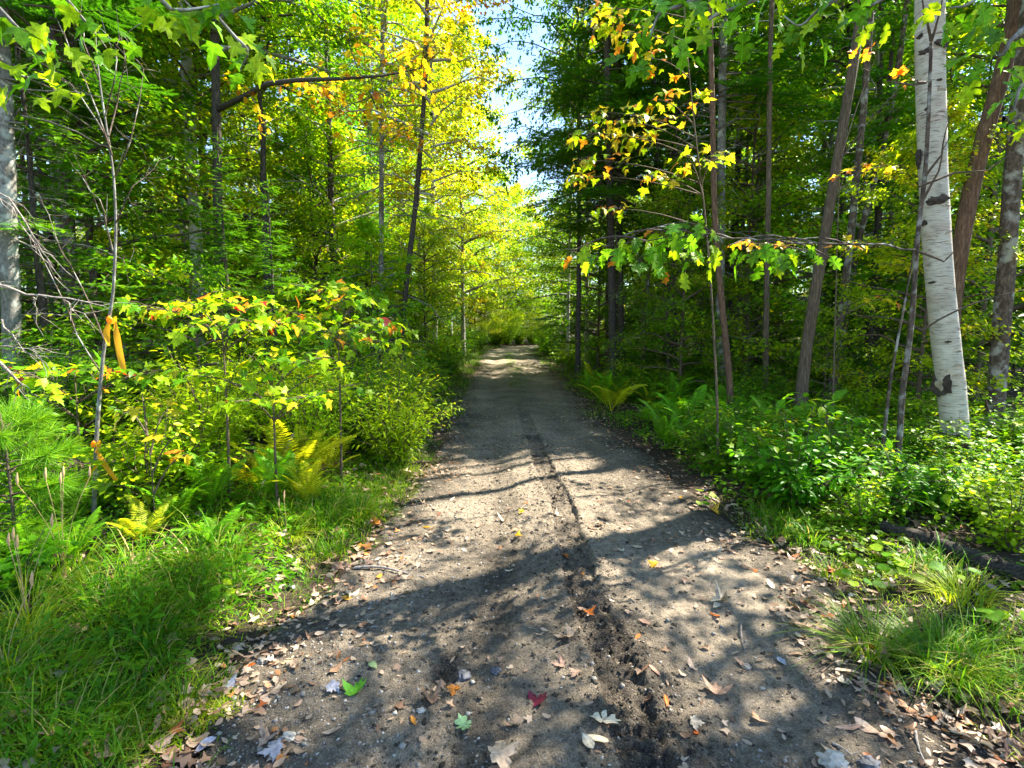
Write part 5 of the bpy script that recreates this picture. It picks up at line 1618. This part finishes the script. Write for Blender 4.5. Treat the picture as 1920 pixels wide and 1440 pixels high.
for k in range(90):
    px, py = r.uniform(40, 430), r.uniform(1300, 1440)
    py = 1330 + (430 - px) * 0.25 + r.normal(0, 22)
    v_ = (720 - py) / FPX; wz = v_ * math.cos(PITCH) - math.sin(PITCH); wy = math.cos(PITCH) + v_ * math.sin(PITCH)
    t_ = CAM_H / -wz
    tl_.append(((px - 960) / FPX * t_, wy * t_, 0.07, 34, 0.045, 0.8))
grass_field('grass', 'short yellow-green turf lit by sun in the lower left corner', tl_, r, 'grass_yellow')


def tuft(px, py, n, h, rad, lean, label, mat='grass_green', seedheads=0):
    v_ = (720 - py) / FPX; wz = v_ * math.cos(PITCH) - math.sin(PITCH); wy = math.cos(PITCH) + v_ * math.sin(PITCH)
    t_ = CAM_H / -wz
    x, y = (px - 960) / FPX * t_, wy * t_
    z = sz(x, y)
    r = np.random.default_rng(int(px * 7 + py))
    root = thing('grass_tuft', label, 'grass', (x, y, z))
    b = Buf()
    a = r.uniform(0, 6.283, n); q = rad * np.sqrt(r.random(n))
    blades(b, q * np.cos(a), q * np.sin(a), np.zeros(n), h * r.uniform(0.55, 1.1, n), lean * r.uniform(0.4, 1.4, n), a + r.normal(0, 0.4, n), r.uniform(0.003, 0.0065, n), np.clip(r.beta(2, 3, n), 0, 1), r)
    b.build('blades', MATS[mat], root, kind='stuff')
    for k in range(seedheads):
        a = r.uniform(0, 6.28); hh = h * r.uniform(1.0, 1.4); ln = r.uniform(0.05, 0.3)
        s = np.linspace(0, 1, 6)
        p = np.stack([math.cos(a) * hh * ln * s ** 2, math.sin(a) * hh * ln * s ** 2, hh * s], -1)
        bb = Buf(); bb.tube(p, 0.0013 * np.ones(6), 3)
        bb.tube(np.stack([p[-1], p[-1] + [0, 0, 0.025], p[-1] + [0.006, 0, 0.06]]), [0.003, 0.007, 0.002], 5)
        bb.build('seed_stalk', MATS['seed_tan'], root)


tuft(668, 985, 360, 0.30, 0.10, 1.0, 'rounded green sedge tuft at the left edge of the track')
tuft(610, 990, 220, 0.26, 0.09, 1.0, 'sedge tuft just left of the rounded one at the track edge')
tuft(60, 1240, 150, 0.36, 0.10, 0.8, 'tall dry-tipped grass tuft with seed heads at the left edge', 'grass_yellow', 4)
tuft(200, 1190, 170, 0.34, 0.12, 0.9, 'tall arching green grass tuft in the lower left grass')
tuft(330, 1160, 150, 0.30, 0.10, 1.2, 'arching green grass tuft nearest the track on the left')
tuft(130, 1150, 110, 0.42, 0.12, 1.0, 'tall mixed grass tuft with dry seed stalks behind the left front grass', 'grass_yellow', 5)
tuft(420, 1090, 120, 0.24, 0.10, 1.1, 'green grass tuft in the left verge below the ferns')
tuft(20, 1330, 130, 0.34, 0.12, 0.9, 'long dry grass tuft at the very left edge', 'grass_yellow', 3)
tuft(270, 1250, 110, 0.26, 0.10, 1.2, 'arching grass tuft in the middle of the lower left grass')
tuft(540, 1040, 130, 0.20, 0.10, 1.1, 'thin yellowish grass tuft near the left track edge', 'grass_yellow', 2)
tuft(345, 1330, 60, 0.20, 0.05, 0.9, 'small green grass tuft among tan leaves in the lower left')
tuft(110, 1330, 120, 0.22, 0.10, 1.0, 'straw-coloured grass tuft low in the left corner', 'grass_yellow')
tuft(1640, 1230, 220, 0.28, 0.12, 1.3, 'long swept green grass tuft on the right verge')
tuft(1760, 1260, 220, 0.28, 0.12, 1.3, 'long swept grass tuft nearest the lower right corner')
tuft(1560, 1080, 110, 0.14, 0.09, 0.9, 'short sunlit green tuft at the right track edge')
tuft(1800, 1150, 170, 0.22, 0.12, 1.1, 'sunlit yellow-green tuft below the dark log', 'grass_yellow')

# broad round leaves on the right verge
def rosette(px, py, n, leaf, label):
    v_ = (720 - py) / FPX; wz = v_ * math.cos(PITCH) - math.sin(PITCH); wy = math.cos(PITCH) + v_ * math.sin(PITCH)
    t_ = CAM_H / -wz
    x, y = (px - 960) / FPX * t_, wy * t_
    r = np.random.default_rng(int(px * 3 + py))
    root = thing('broadleaf_herb', label, 'plant', (x, y, sz(x, y)))
    b = Buf()
    for k in range(n):
        a = r.uniform(0, 6.28); q = r.uniform(0.02, 0.10); h = r.uniform(0.04, 0.12)
        p = np.array([math.cos(a) * q, math.sin(a) * q, h])
        b.tube(np.stack([[0, 0, -0.01], p * [0.5, 0.5, 0.7], p]), [0.0018, 0.0016, 0.0014], 3, cap=False)
        leaf_obj('round', 'lime' if r.random() < 0.5 else 'green', p, (math.cos(a), math.sin(a), r.uniform(-0.3, 0.1)), nrm(np.array([r.normal(0, 0.25), r.normal(-0.2, 0.25), 1])), leaf * r.uniform(0.7, 1.15), root, r)
    b.build('stalks', MATS['green_stem'], root)


rosette(1665, 1075, 7, 0.075, 'round-leaved herb in sun below the log end')
rosette(1600, 1110, 5, 0.07, 'round-leaved herb at the right track edge')
rosette(1780, 1115, 6, 0.07, 'round-leaved herb in front of the dark log')
rosette(1895, 1225, 6, 0.11, 'large pale green round-leaved herb at the right frame edge')
rosette(1690, 1105, 4, 0.07, 'small round-leaved herb right of the sunlit one')
rosette(1310, 950, 5, 0.07, 'round-leaved herb in shade at the right edge of the track')
rosette(400, 1150, 8, 0.06, 'low broad-leaved herb in the left grass')

# herbs of the forest floor: too many to count
def floor_cover(name, label, n, xf, yr, tmpl, leaf, mat, seed, hmax=0.16):
    r = np.random.default_rng(seed)
    y = r.uniform(yr[0] ** 0.6, yr[1] ** 0.6, n) ** (1 / 0.6)
    x = xf(y, r)
    cl = noise2(x * 1.6, y * 1.6, seed)
    k = cl > -0.35
    x, y, cl = x[k], y[k], cl[k]
    z = surf(x, y) + r.uniform(0.01, hmax, len(x)) * (0.5 + 0.5 * cl)
    a = r.uniform(0, 6.283, len(x))
    b = Buf()
    b.place(*tmpl, np.stack([x, y, z], -1), np.stack([np.cos(a), np.sin(a), r.normal(-0.1, 0.25, len(x))], -1), rand_up(len(x), 0.35, r), leaf * r.uniform(0.5, 1.2, len(x)), np.clip(r.normal(0.45, 0.22, len(x)), 0, 1))
    o = b.build(name, MATS[mat])
    tag(o, label, 'plants', kind='stuff')


floor_cover('ground_cover', 'low green herbs covering the forest floor right of the track', 16000, lambda y, r: edge_r(y) + 0.22 + np.abs(r.normal(0, 2.2, len(y))), (3.3, 16), T_OVATE, 0.06, 'leaf_green', 71)
floor_cover('ground_cover', 'low green herbs covering the forest floor left of the track', 13000, lambda y, r: edge_l(y) - 0.45 - np.abs(r.normal(0, 2.2, len(y))), (3.2, 16), T_OVATE, 0.06, 'leaf_green', 72, 0.2)

floor_cover('ground_cover', 'small green weeds mixed into the near left verge', 5200, lambda y, r: edge_l(y) - 0.22 - np.abs(r.normal(0, 0.9, len(y))), (1.5, 4.2), T_LANCE, 0.065, 'leaf_green', 73, 0.20)
floor_cover('ground_cover', 'small green weeds mixed into the near right verge', 3600, lambda y, r: edge_r(y) + 0.25 + np.abs(r.normal(0, 0.8, len(y))), (1.6, 4.2), T_ROUND, 0.04, 'leaf_green', 74, 0.10)
r = np.random.default_rng(66)
tl_ = []
for k in range(420):
    y = r.uniform(1.35, 5.2); d = abs(r.normal(0, 0.7)) + 0.10
    if noise2(y * 3, d * 3, 97) < -0.1: continue
    tl_.append((float(edge_l(np.array([y]))[0]) - d, y, 0.16, 20, 0.06 + 0.05 * r.random(), 1.1))
for k in range(150):
    y = r.uniform(1.5, 4.2); d = abs(r.normal(0, 0.5)) + 0.15
    tl_.append((float(edge_r(np.array([y]))[0]) + d, y, 0.16, 16, 0.06 + 0.04 * r.random(), 1.1))
grass_field('grass', 'short thin turf and straw between the tufts of both verges', tl_, r, 'grass_yellow')

# ------------------------------------------------------------------ fallen leaves, stones, sticks
def ground_px(px, py):
    v_ = (720 - py) / FPX; wz = v_ * math.cos(PITCH) - math.sin(PITCH); wy = math.cos(PITCH) + v_ * math.sin(PITCH)
    t_ = CAM_H / -wz
    return (px - 960) / FPX * t_, wy * t_


def curled(T, c, w):
    V = T[0].copy()
    V[:, 2] = c * (V[:, 0] ** 2) * 1.1 + 0.6 * w * (V[:, 1] - 0.5) ** 2 + 0.03 * np.sin(V[:, 1] * 9 + V[:, 0] * 6)
    V[:, 2] -= V[:, 2].min()
    V[:, 1] -= 0.5
    return V, T[1]


FL = {}
for kd, T in (('maple', T_MAPLE), ('oak', T_OAK), ('beech', T_OVATE), ('lance', T_LANCE)):
    for m in ('tan', 'brown', 'orange', 'yellow', 'grey', 'dark_red', 'green', 'pale_green'):
        FL[kd, m] = [leaf_mesh('fallen_leaf', curled(T, c, w), 'fallen_' + m) for c, w in ((1.1, 0.5), (-0.5, 1.0), (2.2, -0.3))]


def fallen(kd, col, x, y, size, label, group=None, tilt=0.22, rz=None, r=random):
    o = link('fallen_leaf', FL[kd, col][r.randrange(3)])
    e = 0.03
    hs_ = surf(np.array([x + e, x - e, x, x, x]), np.array([y, y, y + e, y - e, y]))
    nx = -(hs_[0] - hs_[1]) / (2 * e); ny = -(hs_[2] - hs_[3]) / (2 * e)
    n = Vector((nx + r.gauss(0, tilt), ny + r.gauss(0, tilt), 1)).normalized()
    q = n.to_track_quat('Z', 'Y')
    o.matrix_world = Matrix.Translation((x, y, hs_[4] + 0.006)) @ q.to_matrix().to_4x4() @ Matrix.Rotation(r.uniform(0, 6.28) if rz is None else rz, 4, 'Z') @ Matrix.Diagonal((size, size, size * r.uniform(0.6, 1.2), 1))
    return tag(o, label, 'leaf', group)


fr = random.Random(31)
for (px, py, kd, col, size, lab) in (
        (1013, 1320, 'maple', 'dark_red', 0.105, 'dark red maple leaf lying on the bare earth'),
        (672, 1298, 'maple', 'green', 0.11, 'bright green fallen leaf on the left of the track'), (700, 1257, 'beech', 'pale_green', 0.075, 'pale green oval leaf above the bright green one'),
        (1110, 1162, 'maple', 'orange', 0.085, 'orange maple leaf at the edge of the tyre print'), (870, 1362, 'oak', 'pale_green', 0.11, 'pale green lobed leaf near the bottom of the track'),
        (1055, 1210, 'maple', 'tan', 0.11, 'tan maple leaf in the middle, above two smaller tan leaves'), (1045, 1255, 'maple', 'tan', 0.065, 'small star-shaped tan leaf left of the tyre print'), (1075, 1275, 'maple', 'tan', 0.06, 'tan leaf with an orange spot beside the tyre print'),
        (1135, 1375, 'oak', 'tan', 0.14, 'pale lobed leaf lying across the churned mud'), (1102, 1413, 'beech', 'tan', 0.09, 'pale oval leaf with rusty middle at the bottom edge'), (955, 1425, 'maple', 'tan', 0.13, 'large tan leaf cut by the bottom edge of the picture'),
        (1208, 1175, 'beech', 'tan', 0.075, 'tan oval leaf in the middle of the right wheel track'), (975, 1010, 'maple', 'yellow', 0.07, 'yellow leaf lying in a strip of sunlight'), (977, 966, 'maple', 'yellow', 0.06, 'yellow-orange leaf above the strip of sunlight'),
        (1222, 1060, 'maple', 'orange', 0.08, 'golden orange leaf right of the tyre print'), (1060, 1047, 'maple', 'orange', 0.07, 'small orange leaf beside the upper tyre print'), (775, 1353, 'beech', 'orange', 0.05, 'small orange leaf near the white pebble'),
        (850, 1297, 'maple', 'orange', 0.06, 'curled orange-brown leaf in the left litter patch'), (805, 1307, 'maple', 'brown', 0.09, 'large reddish brown leaf left of the dark red one'), (437, 1290, 'maple', 'grey', 0.085, 'blue-grey leaf lying at the left verge'),
        (620, 1305, 'maple', 'grey', 0.07, 'blue-grey leaf left of the bright green one'), (505, 1422, 'maple', 'grey', 0.09, 'blue-grey leaf near the bottom left of the track'), (1343, 1290, 'maple', 'tan', 0.12, 'pinkish tan maple leaf on the right of the track'),
        (1390, 1245, 'lance', 'tan', 0.12, 'long narrow pale leaf on the right of the track'), (1490, 1232, 'lance', 'tan', 0.09, 'narrow pale leaf near the right verge'), (1585, 1273, 'lance', 'tan', 0.13, 'long pale leaf against the right grass'), (1612, 1300, 'beech', 'tan', 0.08, 'pale leaf just below the long one on the right'),
        (1625, 1373, 'beech', 'tan', 0.105, 'clean pale oval leaf in the lower right'), (1665, 1390, 'lance', 'orange', 0.11, 'orange narrow leaf beside the clean pale oval one'), (1590, 1370, 'lance', 'tan', 0.12, 'narrow pale leaf left of the clean oval one'), (1248, 1325, 'lance', 'orange', 0.09, 'orange-brown narrow leaf right of the churned mud'), (1225, 1270, 'beech', 'tan', 0.08, 'cream oval leaf beside a reddish one'),
        (1212, 1275, 'lance', 'brown', 0.09, 'reddish brown narrow leaf touching a cream one'), (1305, 1370, 'beech', 'orange', 0.045, 'tiny orange-tan leaf on the lower right earth'), (1345, 1130, 'maple', 'tan', 0.10, 'tan leaf in the right litter patch near the sunlit strip')):
    x, y = ground_px(px, py)
    fallen(kd, col, x, y, size * 0.85, lab, None, 0.12, None, fr)

placed = [o for o in COL.objects if o.name.startswith('fallen_leaf')]
k = 0
while k < 262:
    q = fr.random()
    y = 1.45 + 2.9 * fr.random() ** 1.25
    el, er = float(edge_l(np.array([y]))[0]), float(edge_r(np.array([y]))[0])
    if q < 0.42:
        x = el + abs(fr.gauss(0, 0.32)) - 0.22
    elif q < 0.78:
        x = er - abs(fr.gauss(0, 0.32)) + 0.25
    else:
        x = fr.uniform(el, er)
    if not in_view(x, y, 1.0): continue
    side = 'left' if x < 0.3 else 'right'
    c = fr.choices(['tan', 'brown', 'orange', 'grey'], [6, 2.6, 0.5, 0.35])[0]
    kd = fr.choices(['maple', 'oak', 'beech', 'lance'], [2.2, 1.4, 3, 2])[0]
    fallen(kd, c, x, y, fr.uniform(0.035, 0.085), {'tan': 'pale tan', 'brown': 'brown', 'orange': 'rusty orange', 'grey': 'blue-grey'}[c] + ' dry ' + {'maple': 'maple', 'oak': 'lobed', 'beech': 'oval', 'lance': 'narrow'}[kd] + ' leaf', 'dry leaves scattered over the near track', 0.28, None, fr)
    k += 1

r = np.random.default_rng(81)
b = Buf()


def litter(buf, x, y, size, r, tilt=0.35, lift=0.012):
    n = len(x)
    a = r.uniform(0, 6.283, n)
    z = surf(x, y) + r.uniform(0.002, lift, n)
    kinds = r.integers(0, 4, n)
    for i, T in enumerate((curled(T_OVATE, 0.6, 0.3), curled(T_MAPLE_S, -0.5, 0.5), curled(T_LANCE, 0.8, -0.3), curled(T_OVATE, -0.7, 0.6))):
        m = kinds == i
        d = np.stack([np.cos(a[m]), np.sin(a[m]), r.normal(0, 0.15, m.sum())], -1)
        buf.place(*T, np.stack([x[m], y[m], z[m]], -1), d, rand_up(m.sum(), tilt, r), size * r.uniform(0.45, 1.15, m.sum()), np.clip(r.beta(2.2, 1.7, m.sum()), 0, 1))


n = 8500
y = 1.4 + 26 * r.random(n) ** 1.9
el, er = edge_l(y), edge_r(y)
q = r.random(n)
x = np.where(q < 0.4, el + np.abs(r.normal(0, 0.30, n)) - 0.1, np.where(q < 0.8, er - np.abs(r.normal(0, 0.30, n)) + 0.1, el + (er - el) * r.random(n)))
kp = (noise2(x * 2.6, y * 2.6, 95) + 0.5 * noise2(x * 8, y * 8, 96) > 0.05) | (r.random(n) < 0.30)
litter(b, x[kp], y[kp], 0.046, r, 0.25)
tag(b.build('leaf_litter', MATS['litter_dry']), 'small dry leaves strewn over the track', 'leaves', kind='stuff')
b = Buf()
n = 3900
y = 1.5 + 14 * r.random(n) ** 1.5
x = edge_r(y) + 0.05 + np.abs(r.normal(0, 1.9, n))
litter(b, x, y, 0.06, r, 0.4, 0.025)
tag(b.build('leaf_litter', MATS['litter_dry']), 'dry brown leaves covering the forest floor right of the track', 'leaves', kind='stuff')
b = Buf()
n = 2600
y = 1.4 + 12 * r.random(n) ** 1.5
x = edge_l(y) - 0.02 - np.abs(r.normal(0, 1.6, n))
litter(b, x, y, 0.075, r, 0.4, 0.03)
tag(b.build('leaf_litter', MATS['litter_dry']), 'dry brown leaves on the ground of the left verge', 'leaves', kind='stuff')

# gravel
OCT = (np.array([(1, 0, 0), (-1, 0, 0), (0, 1, 0), (0, -1, 0), (0, 0, 0.7), (0, 0, -0.7)], float), np.array([(0, 2, 4), (2, 1, 4), (1, 3, 4), (3, 0, 4), (2, 0, 5), (1, 2, 5), (3, 1, 5), (0, 3, 5)]))
for mt, n, lab in (('stone_grey', 5200, 'small grey gravel pressed into the track'), ('stone_pale', 1500, 'small pale pebbles pressed into the track')):
    y = 1.4 + 8 * r.random(n) ** 1.6
    el, er = edge_l(y), edge_r(y)
    x = np.where(r.random(n) < 0.5, el + np.abs(r.normal(0, 0.5, n)), el + (er - el) * r.random(n))
    b = Buf()
    a = r.uniform(0, 6.28, n)
    s3 = np.stack([r.uniform(0.6, 1.4, n), r.uniform(0.6, 1.4, n), r.uniform(0.5, 1.1, n)], -1) * (r.gamma(2.2, 0.0018, n) + 0.0012)[:, None]
    b.place(OCT[0], OCT[1], np.stack([x, y, surf(x, y) + 0.0005], -1), np.stack([np.cos(a), np.sin(a), r.normal(0, 0.3, n)], -1), rand_up(n, 0.3, r), s3)
    tag(b.build('gravel', MATS[mt]), lab, 'gravel', kind='stuff')

n = 9000
y = 1.4 + 5.5 * r.random(n) ** 1.5
el, er = edge_l(y), edge_r(y)
xr = np.interp(y, [1.2, 1.66, 2.3, 2.8, 3.95, 6, 9, 14], [0.52, 0.48, 0.46, 0.41, 0.41, 0.30, 0.18, 0.10])
q = r.random(n)
x = np.where(q < 0.45, xr + r.normal(0, 0.14, n), np.where(q < 0.6, cx_track(y) - 0.5 + r.normal(0, 0.2, n), el + (er - el) * r.random(n)))
b = Buf(); a = r.uniform(0, 6.28, n)
s3 = np.stack([r.uniform(0.6, 1.4, n), r.uniform(0.6, 1.4, n), r.uniform(0.5, 1.0, n)], -1) * (r.gamma(1.8, 0.0026, n) + 0.0015)[:, None]
b.place(OCT[0], OCT[1], np.stack([x, y, surf(x, y) + 0.001], -1), np.stack([np.cos(a), np.sin(a), r.normal(0, 0.4, n)], -1), rand_up(n, 0.5, r), s3, np.clip(r.normal(0.25, 0.25, n), 0, 1))
tag(b.build('earth_crumbs', MATS['track_soil'], smooth=False), 'dark crumbs of earth thrown up along the tyre print', 'dirt', kind='stuff')
for (px, py, rad, mt, lab) in ((870, 1262 + 0, (0.03, 0.035, 0.022), 'stone_dark', 'dark speckled stone left of the middle of the track'), (790, 1333, (0.018, 0.014, 0.012), 'stone_pale', 'small white pebble on the left of the track'), (1560, 1430, (0.045, 0.035, 0.028), 'stone_pale', 'pale rounded stone at the bottom right'), (1630, 1438, (0.035, 0.03, 0.02), 'stone_dark', 'dark flat stone right of the pale rounded one'), (540, 1390, (0.028, 0.02, 0.018), 'stone_pale', 'pale stone near the lower left verge'), (930, 1258, (0.025, 0.02, 0.02), 'stone_dark', 'small dark stone in the shaded middle of the track'), (490, 1243, (0.022, 0.02, 0.016), 'stone_grey', 'grey pebble at the left edge of the track'), (1400, 1250, (0.018, 0.02, 0.012), 'stone_grey', 'grey pebble on the right wheel track')):
    x, y = ground_px(px, py)
    o = blob('stone', (x, y, sz(x, y) + rad[2] * 0.3), rad, None, mt, 0.3, 3, int(px))
    tag(o, lab, 'stone')
x, y = ground_px(135, 1240)
tag(blob('pine_cone', (x, y, sz(x, y) + 0.03), (0.028, 0.04, 0.026), None, 'cone_brown', 0.6, 3, 12), 'brown cone lying in the lower left grass', 'cone')

# fallen log on the right
a_, c_ = np.array([*ground_px(1700, 1035), 0]), np.array([*ground_px(1960, 1135), 0])
a_[2] = sz(a_[0], a_[1]) + 0.025; c_[2] = sz(c_[0], c_[1]) + 0.03
lg = thing('fallen_log', 'dark weathered log lying along the right verge', 'log', tuple((a_ + c_) / 2))
s = np.linspace(-0.25, 1.5, 26)
P = a_ + (c_ - a_) * s[:, None] - np.array(lg.location)
P[:, 2] += 0.008 * np.sin(s * 7)
b = Buf(); b.tube(P, 0.042 + 0.014 * s + 0.004 * np.sin(s * 15), 14, rough=0.12, seed=17)
b.build('stem', MATS['log_wood'], lg, True)
b = Buf()
for k, (u, l) in enumerate(((0.2, 0.10), (0.7, 0.08), (0.95, 0.12))):
    q = a_ + (c_ - a_) * u - np.array(lg.location)
    b.tube(np.stack([q, q + [-0.02, -0.02, l * 0.7], q + [-0.05, -0.03, l]]), [0.014, 0.010, 0.005], 6)
b.build('branch_stub', MATS['log_wood'], lg, True)

# sticks
for (p0, p1, rad, lab) in (((665, 1070), (795, 1085), 0.009, 'lichened stick lying at the left of the track'), ((1390, 1170), (1398, 1225), 0.004, 'thin dark twig upright on the right of the track'), ((1560, 1395), (1625, 1440), 0.005, 'thin twig at the bottom right'), ((1715, 1385), (1735, 1440), 0.005, 'thin twig at the lower right verge'), ((515, 850), (548, 815), 0.016, 'grey stick leaning among the left ferns')):
    g0, g1 = np.array([*ground_px(*p0), 0]), np.array([*ground_px(*p1), 0])
    if p0[0] == 515:
        g0, g1 = pix(515, 860, 4.0), pix(550, 812, 4.3)
        g0 = np.array([g0[0] - 0.12, g0[1] - 0.1, sz(g0[0], g0[1])])
    else:
        g0[2] = sz(g0[0], g0[1]) + rad; g1[2] = sz(g1[0], g1[1]) + rad
    st_ = thing('stick', lab, 'stick', tuple(g0))
    s = np.linspace(0, 1, 9)
    P = (g1 - g0) * s[:, None] + np.stack([0 * s, 0.03 * np.sin(s * 3.1), 0.006 * np.sin(s * 6)], -1) * np.linalg.norm(g1 - g0) * 3
    b = Buf(); b.tube(P, rad * (1.1 - 0.6 * s), 6, rough=0.15, seed=5); b.tube(np.stack([P[5], P[5] + (g1 - g0) * 0.15 + [0.02, 0.02, 0.01]]), [rad * 0.4, rad * 0.2], 4)
    b.build('wood', MATS['dead_wood'], st_, True)

# ------------------------------------------------------------------ labels of look-alikes: told apart by the nearest landmark
LAND = []
for o in COL.objects:
    if o.parent is None and o.name.split('.')[0] in ('white_birch', 'leaning_hardwood', 'slim_hardwood', 'red_brown_hardwood', 'lichen_hardwood', 'grey_conifer', 'dark_conifer', 'brown_conifer', 'dark_hardwood', 'grey_birch', 'grey_hardwood', 'bare_conifer', 'bare_sapling', 'lime_shrub', 'slender_maple') and 'group' not in o:
        LAND.append(o)
SHORT = {'large white birch': 'white birch', 'thick furrowed brown': 'furrowed leaning trunk', 'thin dark trunk leaning': 'thin leaning trunk', 'slim pale-streaked': 'pale-streaked trunk', 'reddish brown': 'red-brown trunk', 'lichen mottled': 'lichen trunk', 'straight grey trunk standing': 'straight grey trunk', 'grey lichened trunk': 'left edge trunk', 'dark spruce': 'overhanging spruce', 'stout dark': 'stout dark trunk', 'brown trunk with': 'brown twiggy trunk', 'dark trunk with one': 'dark limbed trunk', 'pale grey birch': 'pale grey birch', 'tall straight grey': 'tall grey trunk', 'thin dark leaning': 'bare leaning trunk', 'thin bare grey': 'ribboned sapling', 'bright lime bush spilling': 'spilling lime bush', 'slender maple': 'golden slender maple', 'bright lime bush further': 'farther lime bush'}
marks = []
for o in LAND:
    for k, v in SHORT.items():
        if o['label'].startswith(k):
            marks.append((v, o.location.x, o.location.y)); break
marks += [('far bend', -0.1, 33.0), ('track end', -0.5, 45.0), ('spot halfway down the track', 0.0, 20.0)]
RANK = ['', 'second ', 'third ', 'fourth ', 'fifth ', 'sixth ', 'seventh ', 'eighth ', 'ninth ', 'tenth ', 'eleventh ', 'twelfth ', 'thirteenth ', 'fourteenth ', 'fifteenth ', 'sixteenth ', 'seventeenth ', 'eighteenth ', 'nineteenth ', 'twentieth ']
pool = {}
for o in COL.objects:
    if o.parent is None and o.get('group') and o.get('category') in ('tree', 'shrub', 'fern'):
        x, y = o.location.x, o.location.y
        m = min(marks, key=lambda q: (q[1] - x) ** 2 + (q[2] - y) ** 2)
        pool.setdefault((o['label'], m[0]), []).append(((m[1] - x) ** 2 + (m[2] - y) ** 2, o))
for (lab, mk), lst in pool.items():
    lst.sort(key=lambda q: q[0])
    for i, (d, o) in enumerate(lst):
        o['label'] = lab + ', ' + RANK[min(i, len(RANK) - 1)] + ('nearest' if len(lst) > 1 else 'near') + ' the ' + mk

lm = []
for k, v in {'dark red maple': 'dark red leaf', 'bright green fallen': 'bright green leaf', 'orange maple leaf at': 'orange maple leaf', 'pale green lobed': 'pale green leaf', 'pale lobed leaf lying': 'big pale lobed leaf', 'tan oval leaf in the middle': 'tan oval leaf mid-right', 'yellow leaf lying': 'yellow leaf in sun', 'golden orange leaf': 'golden orange leaf', 'blue-grey leaf lying': 'blue-grey leaf at left', 'pinkish tan': 'pinkish maple leaf', 'long pale leaf against': 'long pale leaf', 'clean pale oval': 'clean pale leaf', 'lichened stick': 'lichened stick', 'dark weathered log': 'dark log', 'rounded green sedge': 'rounded sedge tuft', 'pale rounded stone': 'pale rounded stone', 'pale stone near': 'pale left stone', 'arching green grass tuft nearest': 'arching grass tuft', 'long swept green': 'swept grass tuft', 'short sunlit green': 'short sunlit tuft'}.items():
    for o in COL.objects:
        if o.parent is None and o.get('label', '').startswith(k):
            lm.append((v, o.matrix_basis.translation.x, o.matrix_basis.translation.y)); break
pool = {}
for o in COL.objects:
    if o.parent is None and o.get('category') == 'leaf' and o.get('group'):
        x, y = o.matrix_basis.translation.x, o.matrix_basis.translation.y
        m = min(lm, key=lambda q: (q[1] - x) ** 2 + (q[2] - y) ** 2)
        pool.setdefault((o['label'], m[0]), []).append(((m[1] - x) ** 2 + (m[2] - y) ** 2, o))
for (lab, mk), lst in pool.items():
    lst.sort(key=lambda q: q[0])
    for i, (d, o) in enumerate(lst):
        o['label'] = lab + ', ' + RANK[min(i, len(RANK) - 1)] + ('nearest' if len(lst) > 1 else 'near') + ' the ' + mk
